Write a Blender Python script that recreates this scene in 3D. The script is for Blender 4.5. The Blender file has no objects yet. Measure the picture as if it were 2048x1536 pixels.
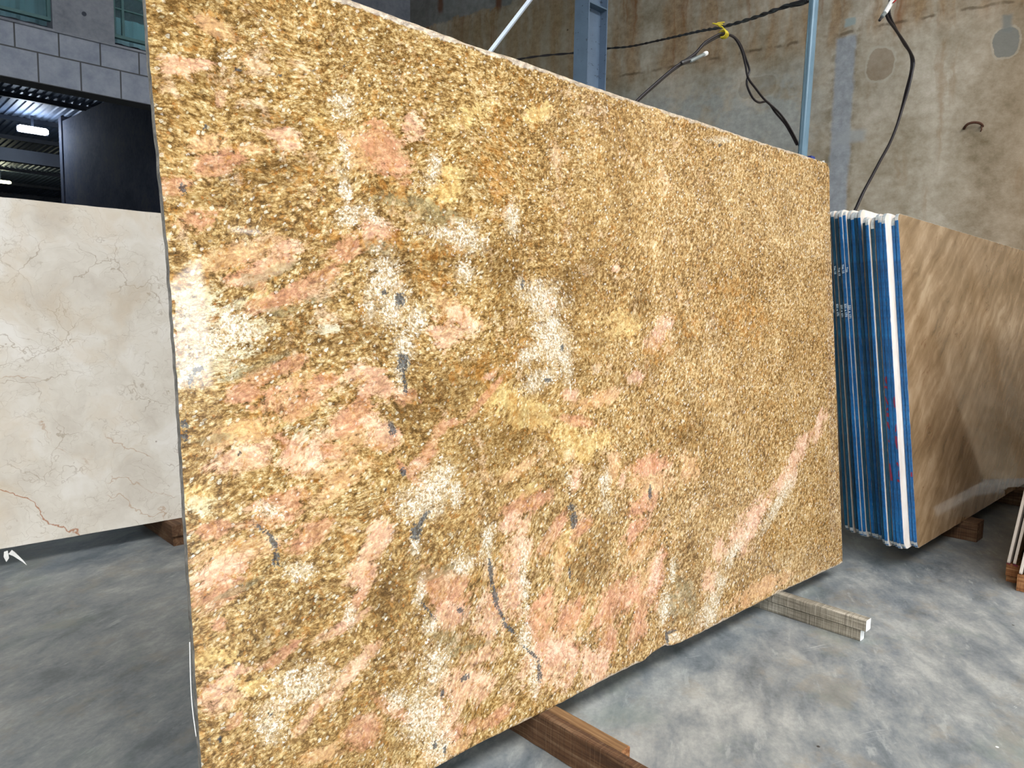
import bpy, bmesh, math, random
import numpy as np
from mathutils import Vector, Matrix, noise as mnoise
random.seed(7)
R = math.radians
scene = bpy.context.scene
COL = scene.collection

# ------------------------------------------------------------------ helpers
def link(name, me, mats=None, parent=None, loc=None):
    o = bpy.data.objects.new(name, me); COL.objects.link(o)
    if mats is not None and me is not None:
        for m in (mats if isinstance(mats, (list, tuple)) else [mats]): me.materials.append(m)
    if parent is not None: o.parent = parent
    if loc is not None: o.location = loc
    return o
def tag(o, label=None, cat=None, group=None, kind=None):
    if label: o['label'] = label
    if cat: o['category'] = cat
    if group: o['group'] = group
    if kind: o['kind'] = kind
    return o
def empty(name, loc, rot=(0, 0, 0)):
    o = bpy.data.objects.new(name, None); COL.objects.link(o); o.location = loc; o.rotation_euler = rot; return o
def bm_obj(name, bm, mats, parent=None, smooth=False, loc=None):
    bmesh.ops.recalc_face_normals(bm, faces=bm.faces)
    me = bpy.data.meshes.new(name); bm.to_mesh(me); bm.free()
    if smooth:
        for p in me.polygons: p.use_smooth = True
    return link(name, me, mats, parent, loc)
def add_box(bm, x0, x1, y0, y1, z0, z1, mi=0):
    vs = [bm.verts.new(c) for c in ((x0,y0,z0),(x1,y0,z0),(x1,y1,z0),(x0,y1,z0),(x0,y0,z1),(x1,y0,z1),(x1,y1,z1),(x0,y1,z1))]
    fs = []
    for f in ((0,3,2,1),(4,5,6,7),(0,1,5,4),(1,2,6,5),(2,3,7,6),(3,0,4,7)):
        fc = bm.faces.new([vs[i] for i in f]); fc.material_index = mi; fs.append(fc)
    return vs
def add_prism(bm, pts, d, mi=0):
    """pts: closed 3D loop, extruded along d"""
    d = Vector(d); a = [bm.verts.new(p) for p in pts]; b = [bm.verts.new(Vector(p)+d) for p in pts]
    fs = [bm.faces.new(a), bm.faces.new(b[::-1])]
    n = len(pts)
    for i in range(n): fs.append(bm.faces.new((a[i], b[i], b[(i+1)%n], a[(i+1)%n])))
    for f in fs: f.material_index = mi
def catmull(pts, sub=6):
    P = [Vector(p) for p in pts]; out = []
    for i in range(len(P)-1):
        p0 = P[max(i-1,0)]; p1 = P[i]; p2 = P[i+1]; p3 = P[min(i+2,len(P)-1)]
        for k in range(sub):
            t = k/sub
            out.append(.5*((2*p1)+(-p0+p2)*t+(2*p0-5*p1+4*p2-p3)*t*t+(-p0+3*p1-3*p2+p3)*t*t*t))
    out.append(P[-1]); return out
def add_tube(bm, pts, r, n=8, mi=0):
    rings = []; prev = None
    for i, p in enumerate(pts):
        p = Vector(p); t = (Vector(pts[min(i+1,len(pts)-1)])-Vector(pts[max(i-1,0)])).normalized()
        if prev is None:
            a = Vector((0,0,1)) if abs(t.z) < .9 else Vector((1,0,0)); u = t.cross(a).normalized()
        else:
            u = (prev - t*prev.dot(t)).normalized()
        prev = u; w = t.cross(u)
        rr = r(i) if callable(r) else r
        rings.append([bm.verts.new(p+rr*(math.cos(2*math.pi*k/n)*u+math.sin(2*math.pi*k/n)*w)) for k in range(n)])
    for a, b in zip(rings[:-1], rings[1:]):
        for k in range(n):
            f = bm.faces.new((a[k], a[(k+1)%n], b[(k+1)%n], b[k])); f.material_index = mi
    for rg in (rings[0][::-1], rings[-1]):
        f = bm.faces.new(rg); f.material_index = mi
def twist(pts, rad, turns, ph):
    """offset a path into one strand of a twisted pair"""
    out = []; L = 0; prev = None
    for i, p in enumerate(pts):
        p = Vector(p); t = (Vector(pts[min(i+1,len(pts)-1)])-Vector(pts[max(i-1,0)])).normalized()
        if prev is not None: L += (p-prev).length
        prev = p
        u = t.cross(Vector((0,0,1))); u = u.normalized() if u.length > .05 else Vector((1,0,0)); w = t.cross(u)
        a = ph+L*turns*2*math.pi
        out.append(p+rad*(math.cos(a)*u+math.sin(a)*w))
    return out

# ------------------------------------------------------------------ node helpers
class NT:
    def __init__(s, name):
        s.m = bpy.data.materials.new(name); s.m.use_nodes = True; s.t = s.m.node_tree
        s.t.nodes.clear(); s.out = s.t.nodes.new('ShaderNodeOutputMaterial')
        s.b = s.t.nodes.new('ShaderNodeBsdfPrincipled'); s.t.links.new(s.b.outputs[0], s.out.inputs[0])
    def n(s, ty, **kw):
        nd = s.t.nodes.new(ty)
        for k, v in kw.items(): setattr(nd, k, v)
        return nd
    def put(s, sock, v):
        if isinstance(v, bpy.types.NodeSocket): s.t.links.new(v, sock)
        elif v is not None:
            if hasattr(sock, 'default_value'):
                try: sock.default_value = v
                except Exception:
                    sock.default_value = (*v, 1) if len(v) == 3 else v
    def math(s, op, a, b=None, c=None, clamp=False):
        nd = s.n('ShaderNodeMath', operation=op); nd.use_clamp = clamp
        for i, v in enumerate((a, b, c)):
            if v is not None: s.put(nd.inputs[i], v)
        return nd.outputs[0]
    def add(s, a, b): return s.math('ADD', a, b)
    def mul(s, a, b): return s.math('MULTIPLY', a, b)
    def sub(s, a, b): return s.math('SUBTRACT', a, b)
    def vmath(s, op, a, b):
        nd = s.n('ShaderNodeVectorMath', operation=op); s.put(nd.inputs[0], a)
        if op == 'SCALE': s.put(nd.inputs['Scale'], b)
        else: s.put(nd.inputs[1], b)
        return nd.outputs[0]
    def coord(s, which='Object'):
        return s.n('ShaderNodeTexCoord').outputs[which]
    def mapping(s, v, loc=(0,0,0), rot=(0,0,0), scale=(1,1,1)):
        nd = s.n('ShaderNodeMapping'); s.put(nd.inputs['Vector'], v)
        nd.inputs['Location'].default_value = loc; nd.inputs['Rotation'].default_value = rot; nd.inputs['Scale'].default_value = scale
        return nd.outputs[0]
    def noise(s, v, scale=5, detail=3, rough=.5, dist=0, out='Fac'):
        nd = s.n('ShaderNodeTexNoise'); s.put(nd.inputs['Vector'], v); nd.inputs['Scale'].default_value = scale
        nd.inputs['Detail'].default_value = detail; nd.inputs['Roughness'].default_value = rough; nd.inputs['Distortion'].default_value = dist
        return nd.outputs[out]
    def vor(s, v, scale, feature='F1', out='Distance', rand=1.0):
        nd = s.n('ShaderNodeTexVoronoi', feature=feature); s.put(nd.inputs['Vector'], v); nd.inputs['Scale'].default_value = scale
        nd.inputs['Randomness'].default_value = rand
        return nd.outputs[out]
    def ramp(s, f, stops, interp='LINEAR'):
        nd = s.n('ShaderNodeValToRGB'); s.put(nd.inputs[0], f); r = nd.color_ramp; r.interpolation = interp
        while len(r.elements) < len(stops): r.elements.new(.5)
        for e, (p, c) in zip(r.elements, stops):
            e.position = p; c = hexc(c) if isinstance(c, str) else c
            e.color = (*c, 1) if len(c) == 3 else c
        return nd.outputs[0]
    def step(s, f, lo, hi):
        nd = s.n('ShaderNodeMapRange', interpolation_type='SMOOTHSTEP'); s.put(nd.inputs[0], f)
        s.put(nd.inputs[1], lo); s.put(nd.inputs[2], hi); return nd.outputs[0]
    def mix(s, f, a, b, blend='MIX'):
        nd = s.n('ShaderNodeMix', data_type='RGBA', blend_type=blend)
        s.put(nd.inputs[0], f)
        for i, v in ((6, a), (7, b)):
            s.put(nd.inputs[i], hexa(v) if isinstance(v, str) else ((*v, 1) if isinstance(v, tuple) and len(v) == 3 else v))
        return nd.outputs[2]
    def sep(s, v):
        nd = s.n('ShaderNodeSeparateXYZ'); s.put(nd.inputs[0], v); return nd.outputs
    def bump(s, h, strength=.3, dist=.01):
        nd = s.n('ShaderNodeBump'); nd.inputs['Strength'].default_value = strength; nd.inputs['Distance'].default_value = dist
        s.put(nd.inputs['Height'], h); s.put(s.b.inputs['Normal'], nd.outputs[0])
    def set(s, color=None, rough=None, metal=None, spec=None, coat=None, emit=None, estr=None):
        b = s.b.inputs
        if color is not None: s.put(b['Base Color'], hexa(color) if isinstance(color, str) else color)
        if rough is not None: s.put(b['Roughness'], rough)
        if metal is not None: s.put(b['Metallic'], metal)
        if spec is not None: s.put(b['Specular IOR Level'], spec)
        if emit is not None: s.put(b['Emission Color'], hexa(emit) if isinstance(emit, str) else emit); s.put(b['Emission Strength'], estr)
        return s.m
def lin(c): return c/12.92 if c <= .04045 else ((c+.055)/1.055)**2.4
def hexc(h): h = h.lstrip('#'); return tuple(lin(int(h[i:i+2], 16)/255) for i in (0, 2, 4))
def hexa(h): return (*hexc(h), 1)
def simple(name, color, rough=.5, metal=0, var=.12, scale=20):
    t = NT(name); nz = t.noise(t.coord(), scale, 4, .6)
    c = hexc(color); a = tuple(x*(1-var) for x in c); b = tuple(min(1, x*(1+var)) for x in c)
    return t.set(t.ramp(nz, [(.3, a), (.7, b)]), rough, metal)
PATCH={
'P':[[.261,1.246,.109,.06,.013,-.023],[.175,1.208,.03,.017,.01,-.018],[.344,1.291,.02,.016,.014,-.015],[.198,1.069,.082,.027,.007,-.018],[.31,1.041,.012,-.022,-.042,-.019],[.135,1.024,.036,.01,.006,-.02],[.247,1.006,.092,.024,.014,-.043],[.171,1.267,.027,-.031,-.019,-.016],[.15,1.281,.047,.019,.008,-.024],[.504,1.614,.066,.011,-.004,-.061],[.53,1.564,.075,-.026,-.022,-.033],[.1,1.504,.072,.03,.005,-.024],[.063,1.383,.05,.014,.003,-.024],[.392,1.346,.06,.034,.015,-.024],[.019,1.447,.006,.025,.037,-.002],[.223,.909,.017,.014,.023,-.026],[.381,.95,.068,.035,.018,-.026],[.425,1.006,.057,.052,.014,-.012],[.525,.999,.012,.023,.055,-.021],[.326,.886,.001,.021,.058,-.007],[.198,.781,.066,.012,.01,-.033],[.265,.702,.071,.023,.015,-.03],[.174,.753,.066,.005,.005,-.022],[.05,.632,.068,.022,.013,-.03],[.047,.756,.044,.003,.004,-.018],[.055,.556,.02,-.002,.002,-.017],[.075,.354,.025,.019,.009,-.011],[.179,.458,.055,.026,.008,-.013],[.383,.537,.044,.051,.016,-.012],[.377,.217,.054,.006,.021,-.045],[.463,.233,.016,.016,.073,-.064],[.557,.784,.011,.007,.062,-.063],[.608,.853,.02,-.014,-.053,-.051],[.643,.901,.026,.031,.019,-.011],[.685,.917,.023,-.002,-.001,-.013],[.793,.968,.074,.058,.011,-.008],[.65,.482,.082,-.009,.009,-.061],[.603,.519,.064,-.015,-.002,-.038],[.935,.657,.113,.018,.017,-.032],[1.042,.541,.027,-.017,-.074,-.069],[1.166,.54,.026,-.018,-.056,-.04],[.975,.327,.048,-.02,-.031,-.093],[1.102,.276,.062,-.033,-.051,-.072],[1.294,.271,.058,-.033,-.074,-.075],[1.372,.267,.049,-.031,-.083,-.064],[1.54,.276,.044,-.018,-.06,-.102],[1.447,.18,.053,-.024,-.049,-.085],[1.031,.206,.124,-.007,.019,-.049],[1.26,.151,.053,-.022,-.027,-.071],[1.441,.487,.032,-.024,-.091,-.046],[1.502,.561,.026,-.034,-.098,-.017],[1.54,.693,.125,.011,.022,-.044],[1.165,.881,.103,-.021,-.006,-.018],[.626,.107,.044,.003,.015,-.029],[.764,.095,.115,.003,.011,-.021]],
'T':[[.248,1.034,.061,.023,.014,-.033],[.13,1.306,.117,.038,.006,-.03],[.721,1.212,.089,-.059,-.025,-.023],[.482,1.592,.113,-.017,-.028,-.06],[.087,1.537,.046,.016,.003,-.021],[.176,1.542,.042,.007,-.001,-.019],[.117,1.781,.049,-.021,-.013,-.02],[.12,.942,.096,.01,.006,-.037],[.379,.903,.08,.059,.036,-.037],[.36,.812,.096,.044,.015,-.023],[.262,.86,.014,.03,.067,-.032],[.095,.694,.085,.015,.013,-.04],[.26,.205,.053,-.004,.007,-.024],[.736,.215,.053,-.018,-.001,-.021],[1.07,.467,.025,-.009,-.027,-.068],[.983,.295,.061,-.025,-.036,-.106],[1.125,.285,.025,-.019,-.075,-.048],[1.484,.307,.038,-.023,-.103,-.078],[1.464,.414,.03,-.026,-.1,-.038],[1.536,.642,.139,.01,.037,-.074],[1.783,.652,.066,-.009,-.004,-.055],[.912,.761,.101,.036,.013,-.016],[1.35,.718,.036,-.005,-.004,-.065],[1.264,.936,.146,.015,.01,-.028],[2.263,.077,.264,.009,.035,-.042],[.624,.069,.091,-.003,.011,-.026]],
'Q':[[.212,1.301,.075,.037,.011,-.024],[.248,1.33,.057,.023,.007,-.02],[.683,1.149,.063,.027,.029,-.043],[.736,1.186,.042,-.041,-.025,-.015],[.257,1.577,.047,-.013,-.014,-.028],[.604,1.675,.06,.029,.013,-.03],[.118,1.634,.012,.0,-.005,-.021],[.067,1.698,.069,.005,-.003,-.012],[.052,1.689,.049,.021,.002,-.014],[.477,1.4,.066,-.015,-.019,-.041],[.128,.899,.086,.007,.005,-.029],[.252,.889,.041,.038,.042,-.04],[.461,.907,.034,.029,.047,-.04],[.455,1.04,.023,.03,.078,-.044],[.062,.67,.069,.009,.009,-.031],[.053,.42,.049,.001,.01,-.038],[.091,.454,.063,-.009,.001,-.013],[.241,.303,.045,.039,.011,-.012],[.34,.478,.07,.016,.007,-.014],[.431,.645,.033,-.028,-.051,-.048],[.386,.584,.048,.013,.021,-.041],[.454,.677,.042,-.002,.004,-.027],[.346,.359,.081,.055,.017,-.019],[.559,.821,.014,-.006,-.013,-.024],[.825,1.035,.036,.014,.007,-.01],[.645,.417,.063,.001,.014,-.041],[.792,.377,.061,-.03,-.034,-.073],[.88,.424,.048,-.015,-.014,-.075],[.896,.52,.052,-.022,-.035,-.075],[.892,.607,.056,.013,.021,-.034],[1.542,.31,.034,-.012,-.031,-.078],[1.007,.168,.149,-.03,.015,-.086],[1.208,.103,.072,-.023,-.004,-.062],[1.385,.663,.021,-.005,-.01,-.028],[1.147,.959,.049,-.009,-.007,-.021],[1.476,.997,.05,-.002,-.002,-.027],[1.63,1.148,.065,.061,.051,-.018],[1.077,1.24,.029,.008,.016,-.035],[1.399,1.359,.021,.001,-.001,-.013],[1.153,.697,.025,-.01,-.026,-.04],[1.888,.21,.049,-.012,-.005,-.064],[2.119,.326,.109,-.043,-.058,-.064],[2.245,.394,.059,-.032,-.134,-.068],[2.517,.499,.071,-.03,-.121,-.076],[2.671,.613,.059,-.023,-.129,-.082],[2.886,.706,.05,-.013,-.08,-.081],[1.966,.308,.049,-.015,-.023,-.052],[.684,.219,.098,-.006,.022,-.065],[.74,.282,.085,-.003,.01,-.029],[.597,.171,.064,-.024,-.003,-.051],[.777,.006,.052,-.007,.011,-.031]],
'L':[[.254,.928,.016,.022,.03,-.02],[.099,1.119,.07,.024,.015,-.049],[.155,1.171,.065,.017,.005,-.022],[.052,1.181,.06,.0,-.005,-.091],[.036,1.081,.058,.013,.006,-.029],[.125,1.213,.026,.021,.008,-.009],[.03,.81,.039,-.007,-.001,-.024],[.329,1.16,.038,.006,.002,-.013],[.132,1.161,.043,.007,.002,-.021]],
'G':[[.101,.625,.059,.012,.003,-.008],[.223,1.198,.039,.01,.003,-.015],[.217,1.285,.065,.031,.005,-.011],[.16,1.266,.011,.009,.016,-.019],[.321,1.228,.033,.001,-.001,-.011],[.171,1.086,.073,.029,.004,-.01],[.057,.938,.06,.004,.001,-.01],[.604,.539,.094,-.002,.004,-.016],[.634,.361,.048,-.021,-.005,-.017],[.707,.313,.085,-.008,.003,-.01],[.64,.327,.036,-.037,-.009,-.005],[1.688,.221,.044,-.006,.023,-.105],[1.748,.151,.045,-.01,.007,-.09],[1.638,.18,.037,-.01,-.005,-.07],[.57,1.483,.09,-.002,-.005,-.02],[.661,1.456,.097,-.003,-.009,-.031],[.489,1.365,.058,.004,-.001,-.024]],
'W':[[.406,1.58,.013,.005,.011,-.043],[.401,1.486,.018,.006,.012,-.067],[.411,1.662,.035,.007,-.001,-.021],[.4,1.694,.04,.009,-.001,-.016],[.41,1.429,.041,.004,-.002,-.035],[.465,1.435,.06,-.024,-.011,-.016],[.767,1.407,.069,-.014,-.024,-.047],[.675,1.412,.083,.007,-.001,-.018],[.938,1.471,.028,.003,-.004,-.057],[.669,1.585,.023,.007,.006,-.035],[.651,1.544,.042,.006,-.002,-.026],[1.056,1.247,.1,-.023,-.033,-.056],[1.072,1.158,.081,.015,.023,-.072],[1.09,1.098,.085,.019,.023,-.05],[1.02,1.012,.085,.029,.021,-.029],[1.132,1.067,.031,.003,.017,-.091],[.498,1.281,.058,.003,-.004,-.067],[.523,1.209,.05,.001,-.004,-.061],[.547,1.122,.039,.005,.007,-.049],[.529,1.061,.027,-.001,-.004,-.062],[.453,1.232,.025,.001,-.003,-.048],[.581,1.185,.037,.0,-.003,-.043],[.601,.739,.076,.038,.038,-.046],[.568,.719,.078,-.013,-.003,-.044],[.635,.772,.041,-.026,-.043,-.049],[.547,.621,.021,-.004,-.002,-.037],[.787,.585,.025,-.007,-.012,-.066],[.695,.537,.044,-.01,-.002,-.032],[.919,.414,.02,-.004,.005,-.088],[.913,.473,.02,-.006,-.013,-.069],[.91,.272,.044,-.013,-.003,-.051],[.943,.16,.024,-.008,-.004,-.065],[.554,.493,.015,-.006,-.014,-.046],[.58,.409,.031,-.009,-.002,-.025],[.589,.303,.046,-.022,-.017,-.058],[.551,.188,.076,-.039,-.02,-.068],[.592,.094,.043,-.024,-.018,-.057],[.464,.257,.043,-.015,-.002,-.036],[.221,.378,.08,-.0,.014,-.047],[.149,.326,.042,-.016,-.003,-.048],[.354,.497,.018,-.005,-.002,-.035],[.236,.63,.036,-.008,-.001,-.022],[.175,.774,.034,-.006,-.001,-.021],[.682,.726,.027,-.004,-.002,-.039],[1.295,.66,.03,-.006,-.013,-.062],[1.303,.594,.025,-.004,-.002,-.032],[1.13,.7,.023,-.003,-.001,-.021],[1.593,.192,.035,-.012,-.027,-.08],[1.647,.304,.018,-.004,-.004,-.053],[1.879,.097,.068,-.025,-.033,-.076],[1.957,.174,.049,-.017,-.023,-.052],[2.077,.284,.039,-.02,-.08,-.052],[2.465,.42,.046,-.021,-.165,-.102],[1.645,.061,.055,-.016,-.001,-.021],[2.083,1.897,.114,.02,-.001,-.016],[.134,1.725,.021,.005,-.0,-.008],[.753,1.319,.035,.002,-.003,-.04],[.956,1.287,.024,.001,-.002,-.029],[1.015,1.1,.113,.042,.019,-.026],[.111,1.15,.071,.025,.014,-.044]],
'Y':[[.18,1.235,.035,.02,.01,-.018],[.183,1.288,.065,.026,.004,-.012],[.876,.963,.116,-.008,-.003,-.042],[.973,.927,.123,-.017,-.006,-.031],[1.117,.84,.065,.009,.027,-.06],[1.182,.786,.09,.011,.021,-.046],[.991,.896,.105,-.009,-.002,-.029],[1.28,.807,.071,.009,.015,-.032],[.345,1.637,.018,.003,-.001,-.021],[.698,1.525,.062,-.01,-.023,-.045],[.718,1.566,.049,.021,.01,-.023],[.021,.821,.049,-.008,-.001,-.024],[.012,.5,.079,-.018,.001,-.02],[.11,.416,.064,-.022,-.001,-.021],[.257,.972,.102,.035,.005,-.013],[.131,.951,.054,-.005,-.001,-.021],[.797,1.739,.097,.06,.016,-.02],[1.072,1.808,.083,.037,.013,-.025],[1.095,.508,.041,-.019,-.034,-.05],[1.146,.248,.033,-.02,-.053,-.055],[1.407,1.174,.095,.034,.037,-.043],[.958,.696,.073,.018,.011,-.017]],
'D':[[.545,1.333,.091,.006,-.003,-.05],[.704,1.343,.103,.007,-.002,-.039],[.85,.853,.207,.065,.035,-.052],[.682,1.002,.183,.07,.031,-.048],[.465,.504,.036,-.028,-.046,-.051],[.452,.531,.058,.042,.014,-.015],[.181,.479,.036,.017,.041,-.063],[.394,1.16,.072,.035,.018,-.031],[.22,1.139,.105,.054,.007,-.013],[.242,1.509,.131,.041,.004,-.031],[.096,1.427,.083,.003,-.002,-.014],[.08,1.666,.082,.019,-.001,-.014],[.9,1.327,.069,.032,.054,-.071],[1.435,1.191,.203,.122,.037,-.023],[1.194,1.312,.14,.095,.047,-.031],[1.534,1.02,.197,.073,.031,-.029],[1.86,.783,.103,-.01,-.004,-.056],[1.792,.771,.143,.014,.025,-.046],[.922,.457,.06,-.014,-.001,-.014],[1.206,.437,.089,-.042,-.054,-.076],[1.02,.702,.095,.023,.019,-.029],[.593,1.623,.094,.016,-.002,-.033],[.978,1.014,.062,-.003,-.001,-.014],[.248,1.618,.091,-.005,-.006,-.018]],
'K':[[.177,.709,.006,.002,.01,-.023],[.182,.664,.011,-.004,-.005,-.02],[.552,.652,.018,-.004,-.002,-.025],[.573,.68,.006,-.005,-.028,-.026],[1.131,.616,.018,-.003,-.001,-.015],[1.138,.576,.016,-.003,-.002,-.027],[1.111,.415,.009,-.002,-.001,-.021],[.793,.487,.007,-.001,.003,-.056],[.804,.429,.009,-.001,.006,-.04],[.825,.368,.007,.0,.02,-.041],[.854,.32,.005,.003,.033,-.028],[.931,.229,.004,.002,.038,-.037],[.96,.169,.012,-.004,-.002,-.036],[.496,.921,.01,.002,.007,-.019],[.539,1.042,.007,.001,.005,-.047],[.539,1.079,.021,-.001,-.002,-.025],[.539,1.234,.015,.0,-.001,-.017],[.011,.951,.009,-.001,-.001,-.014],[.01,.973,.006,-.001,-.001,-.01],[.027,1.058,.005,-.0,-.001,-.016],[.041,1.081,.015,.005,.002,-.006],[.522,.807,.012,-.002,-.001,-.012],[.151,.741,.016,-.017,-.003,-.003],[.034,1.441,.007,.005,.006,-.011],[.159,1.705,.013,.003,-.0,-.005],[.254,1.715,.006,.001,-.0,-.004],[.084,1.572,.004,.001,-.0,-.005],[.418,1.779,.004,.001,-.0,-.005],[.966,1.288,.008,.0,-.001,-.017],[.609,.225,.006,-.002,-.001,-.015],[.685,.239,.018,.002,.005,-.009],[.577,.1,.009,-.004,-.001,-.01],[.608,.075,.005,-.002,-.001,-.015],[.679,.421,.013,-.004,-.0,-.007],[.575,.449,.028,-.037,-.004,-.001],[.496,1.251,.009,.0,-.0,-.007],[1.123,1.105,.007,-.0,-.001,-.012],[1.051,1.01,.021,-.001,-.0,-.006],[.467,.772,.006,-.001,-.0,-.006],[1.533,.599,.011,-.002,-.002,-.027],[2.081,1.878,.022,.004,-.001,-.008],[.042,.327,.004,-.002,-.001,-.01],[.15,.337,.004,-.002,-.0,-.005],[1.597,.075,.009,-.002,.008,-.037],[1.632,.087,.041,-.003,.003,-.006],[.484,1.748,.007,.002,-.0,-.006],[.117,.905,.004,-.001,-.0,-.004]],
'O':[[1.596,1.087,.082,.038,.054,-.041],[1.788,1.175,.058,.019,.046,-.048],[1.624,1.06,.135,.041,.019,-.022],[1.822,1.193,.066,.007,.013,-.054],[2.115,1.324,.195,.007,-.003,-.036],[.844,1.048,.09,.02,.017,-.04],[.965,1.115,.102,-.002,-.002,-.029],[.904,1.69,.048,.005,-.021,-.114],[.862,1.614,.067,.038,.035,-.043],[.895,1.55,.086,.046,.035,-.044],[.635,1.287,.098,.004,-.002,-.026],[.705,1.369,.085,.006,-.002,-.026],[.33,1.376,.051,.004,-.001,-.014],[.345,1.626,.059,-.008,-.007,-.016],[.313,1.508,.075,.011,-.001,-.023],[.519,1.38,.089,.007,-.002,-.031],[.063,1.722,.04,.01,-.0,-.006],[.012,1.687,.013,.003,-.001,-.012],[.526,1.502,.09,.012,-.002,-.029],[.459,.871,.051,.019,.01,-.018],[.364,.671,.04,-.008,-.001,-.019],[.479,.734,.039,.012,.009,-.016],[1.041,.847,.034,-.003,-.001,-.018],[2.264,1.196,.253,.002,-.006,-.082],[.118,1.807,.042,.012,-.001,-.012],[.754,1.052,.063,.025,.016,-.024],[1.465,.431,.099,.014,.015,-.021],[.777,.574,.036,-.007,-.001,-.014]]}
BOT=[(-0.002, 0.0491), (0.5747, 0.0416), (0.7206, 0.0461), (0.8658, 0.042), (1.015, 0.0396), (1.1867, 0.0412), (1.2935, 0.0417), (1.4292, 0.0377), (1.4666, 0.0368), (1.5136, 0.048), (1.5833, 0.0515), (1.5924, 0.052), (1.5996, 0.0453), (1.6336, 0.0362), (1.6585, 0.0345), (1.8056, 0.0294), (2.1765, 0.0281), (2.4117, 0.0248), (3.0726, 0.0058)]
TOP=[(-0.0169, 1.9296), (0.4424, 1.9363), (0.5627, 1.9353), (0.6671, 1.9332), (0.8146, 1.93), (0.9795, 1.9351), (1.2787, 1.9325), (1.4638, 1.9343), (1.6704, 1.9367), (1.9433, 1.9423), (2.3515, 1.9447), (2.7408, 1.9547), (2.9857, 1.9594), (3.069, 1.958)]
LEFT=[(0.0009, 0.0476), (0.0037, 0.2836), (0.0027, 0.4869), (0.0014, 0.7245), (0.0016, 0.9238), (0.0014, 1.1216), (-0.0012, 1.3176), (-0.012, 1.6064), (-0.0151, 1.7966), (-0.0178, 1.9293)]
RIGHT=[(3.0915, 0.019), (3.0918, 0.168), (3.087, 0.6876), (3.0822, 1.2019), (3.0813, 1.6873), (3.0943, 1.9185), (3.0738, 1.9468)]
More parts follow.
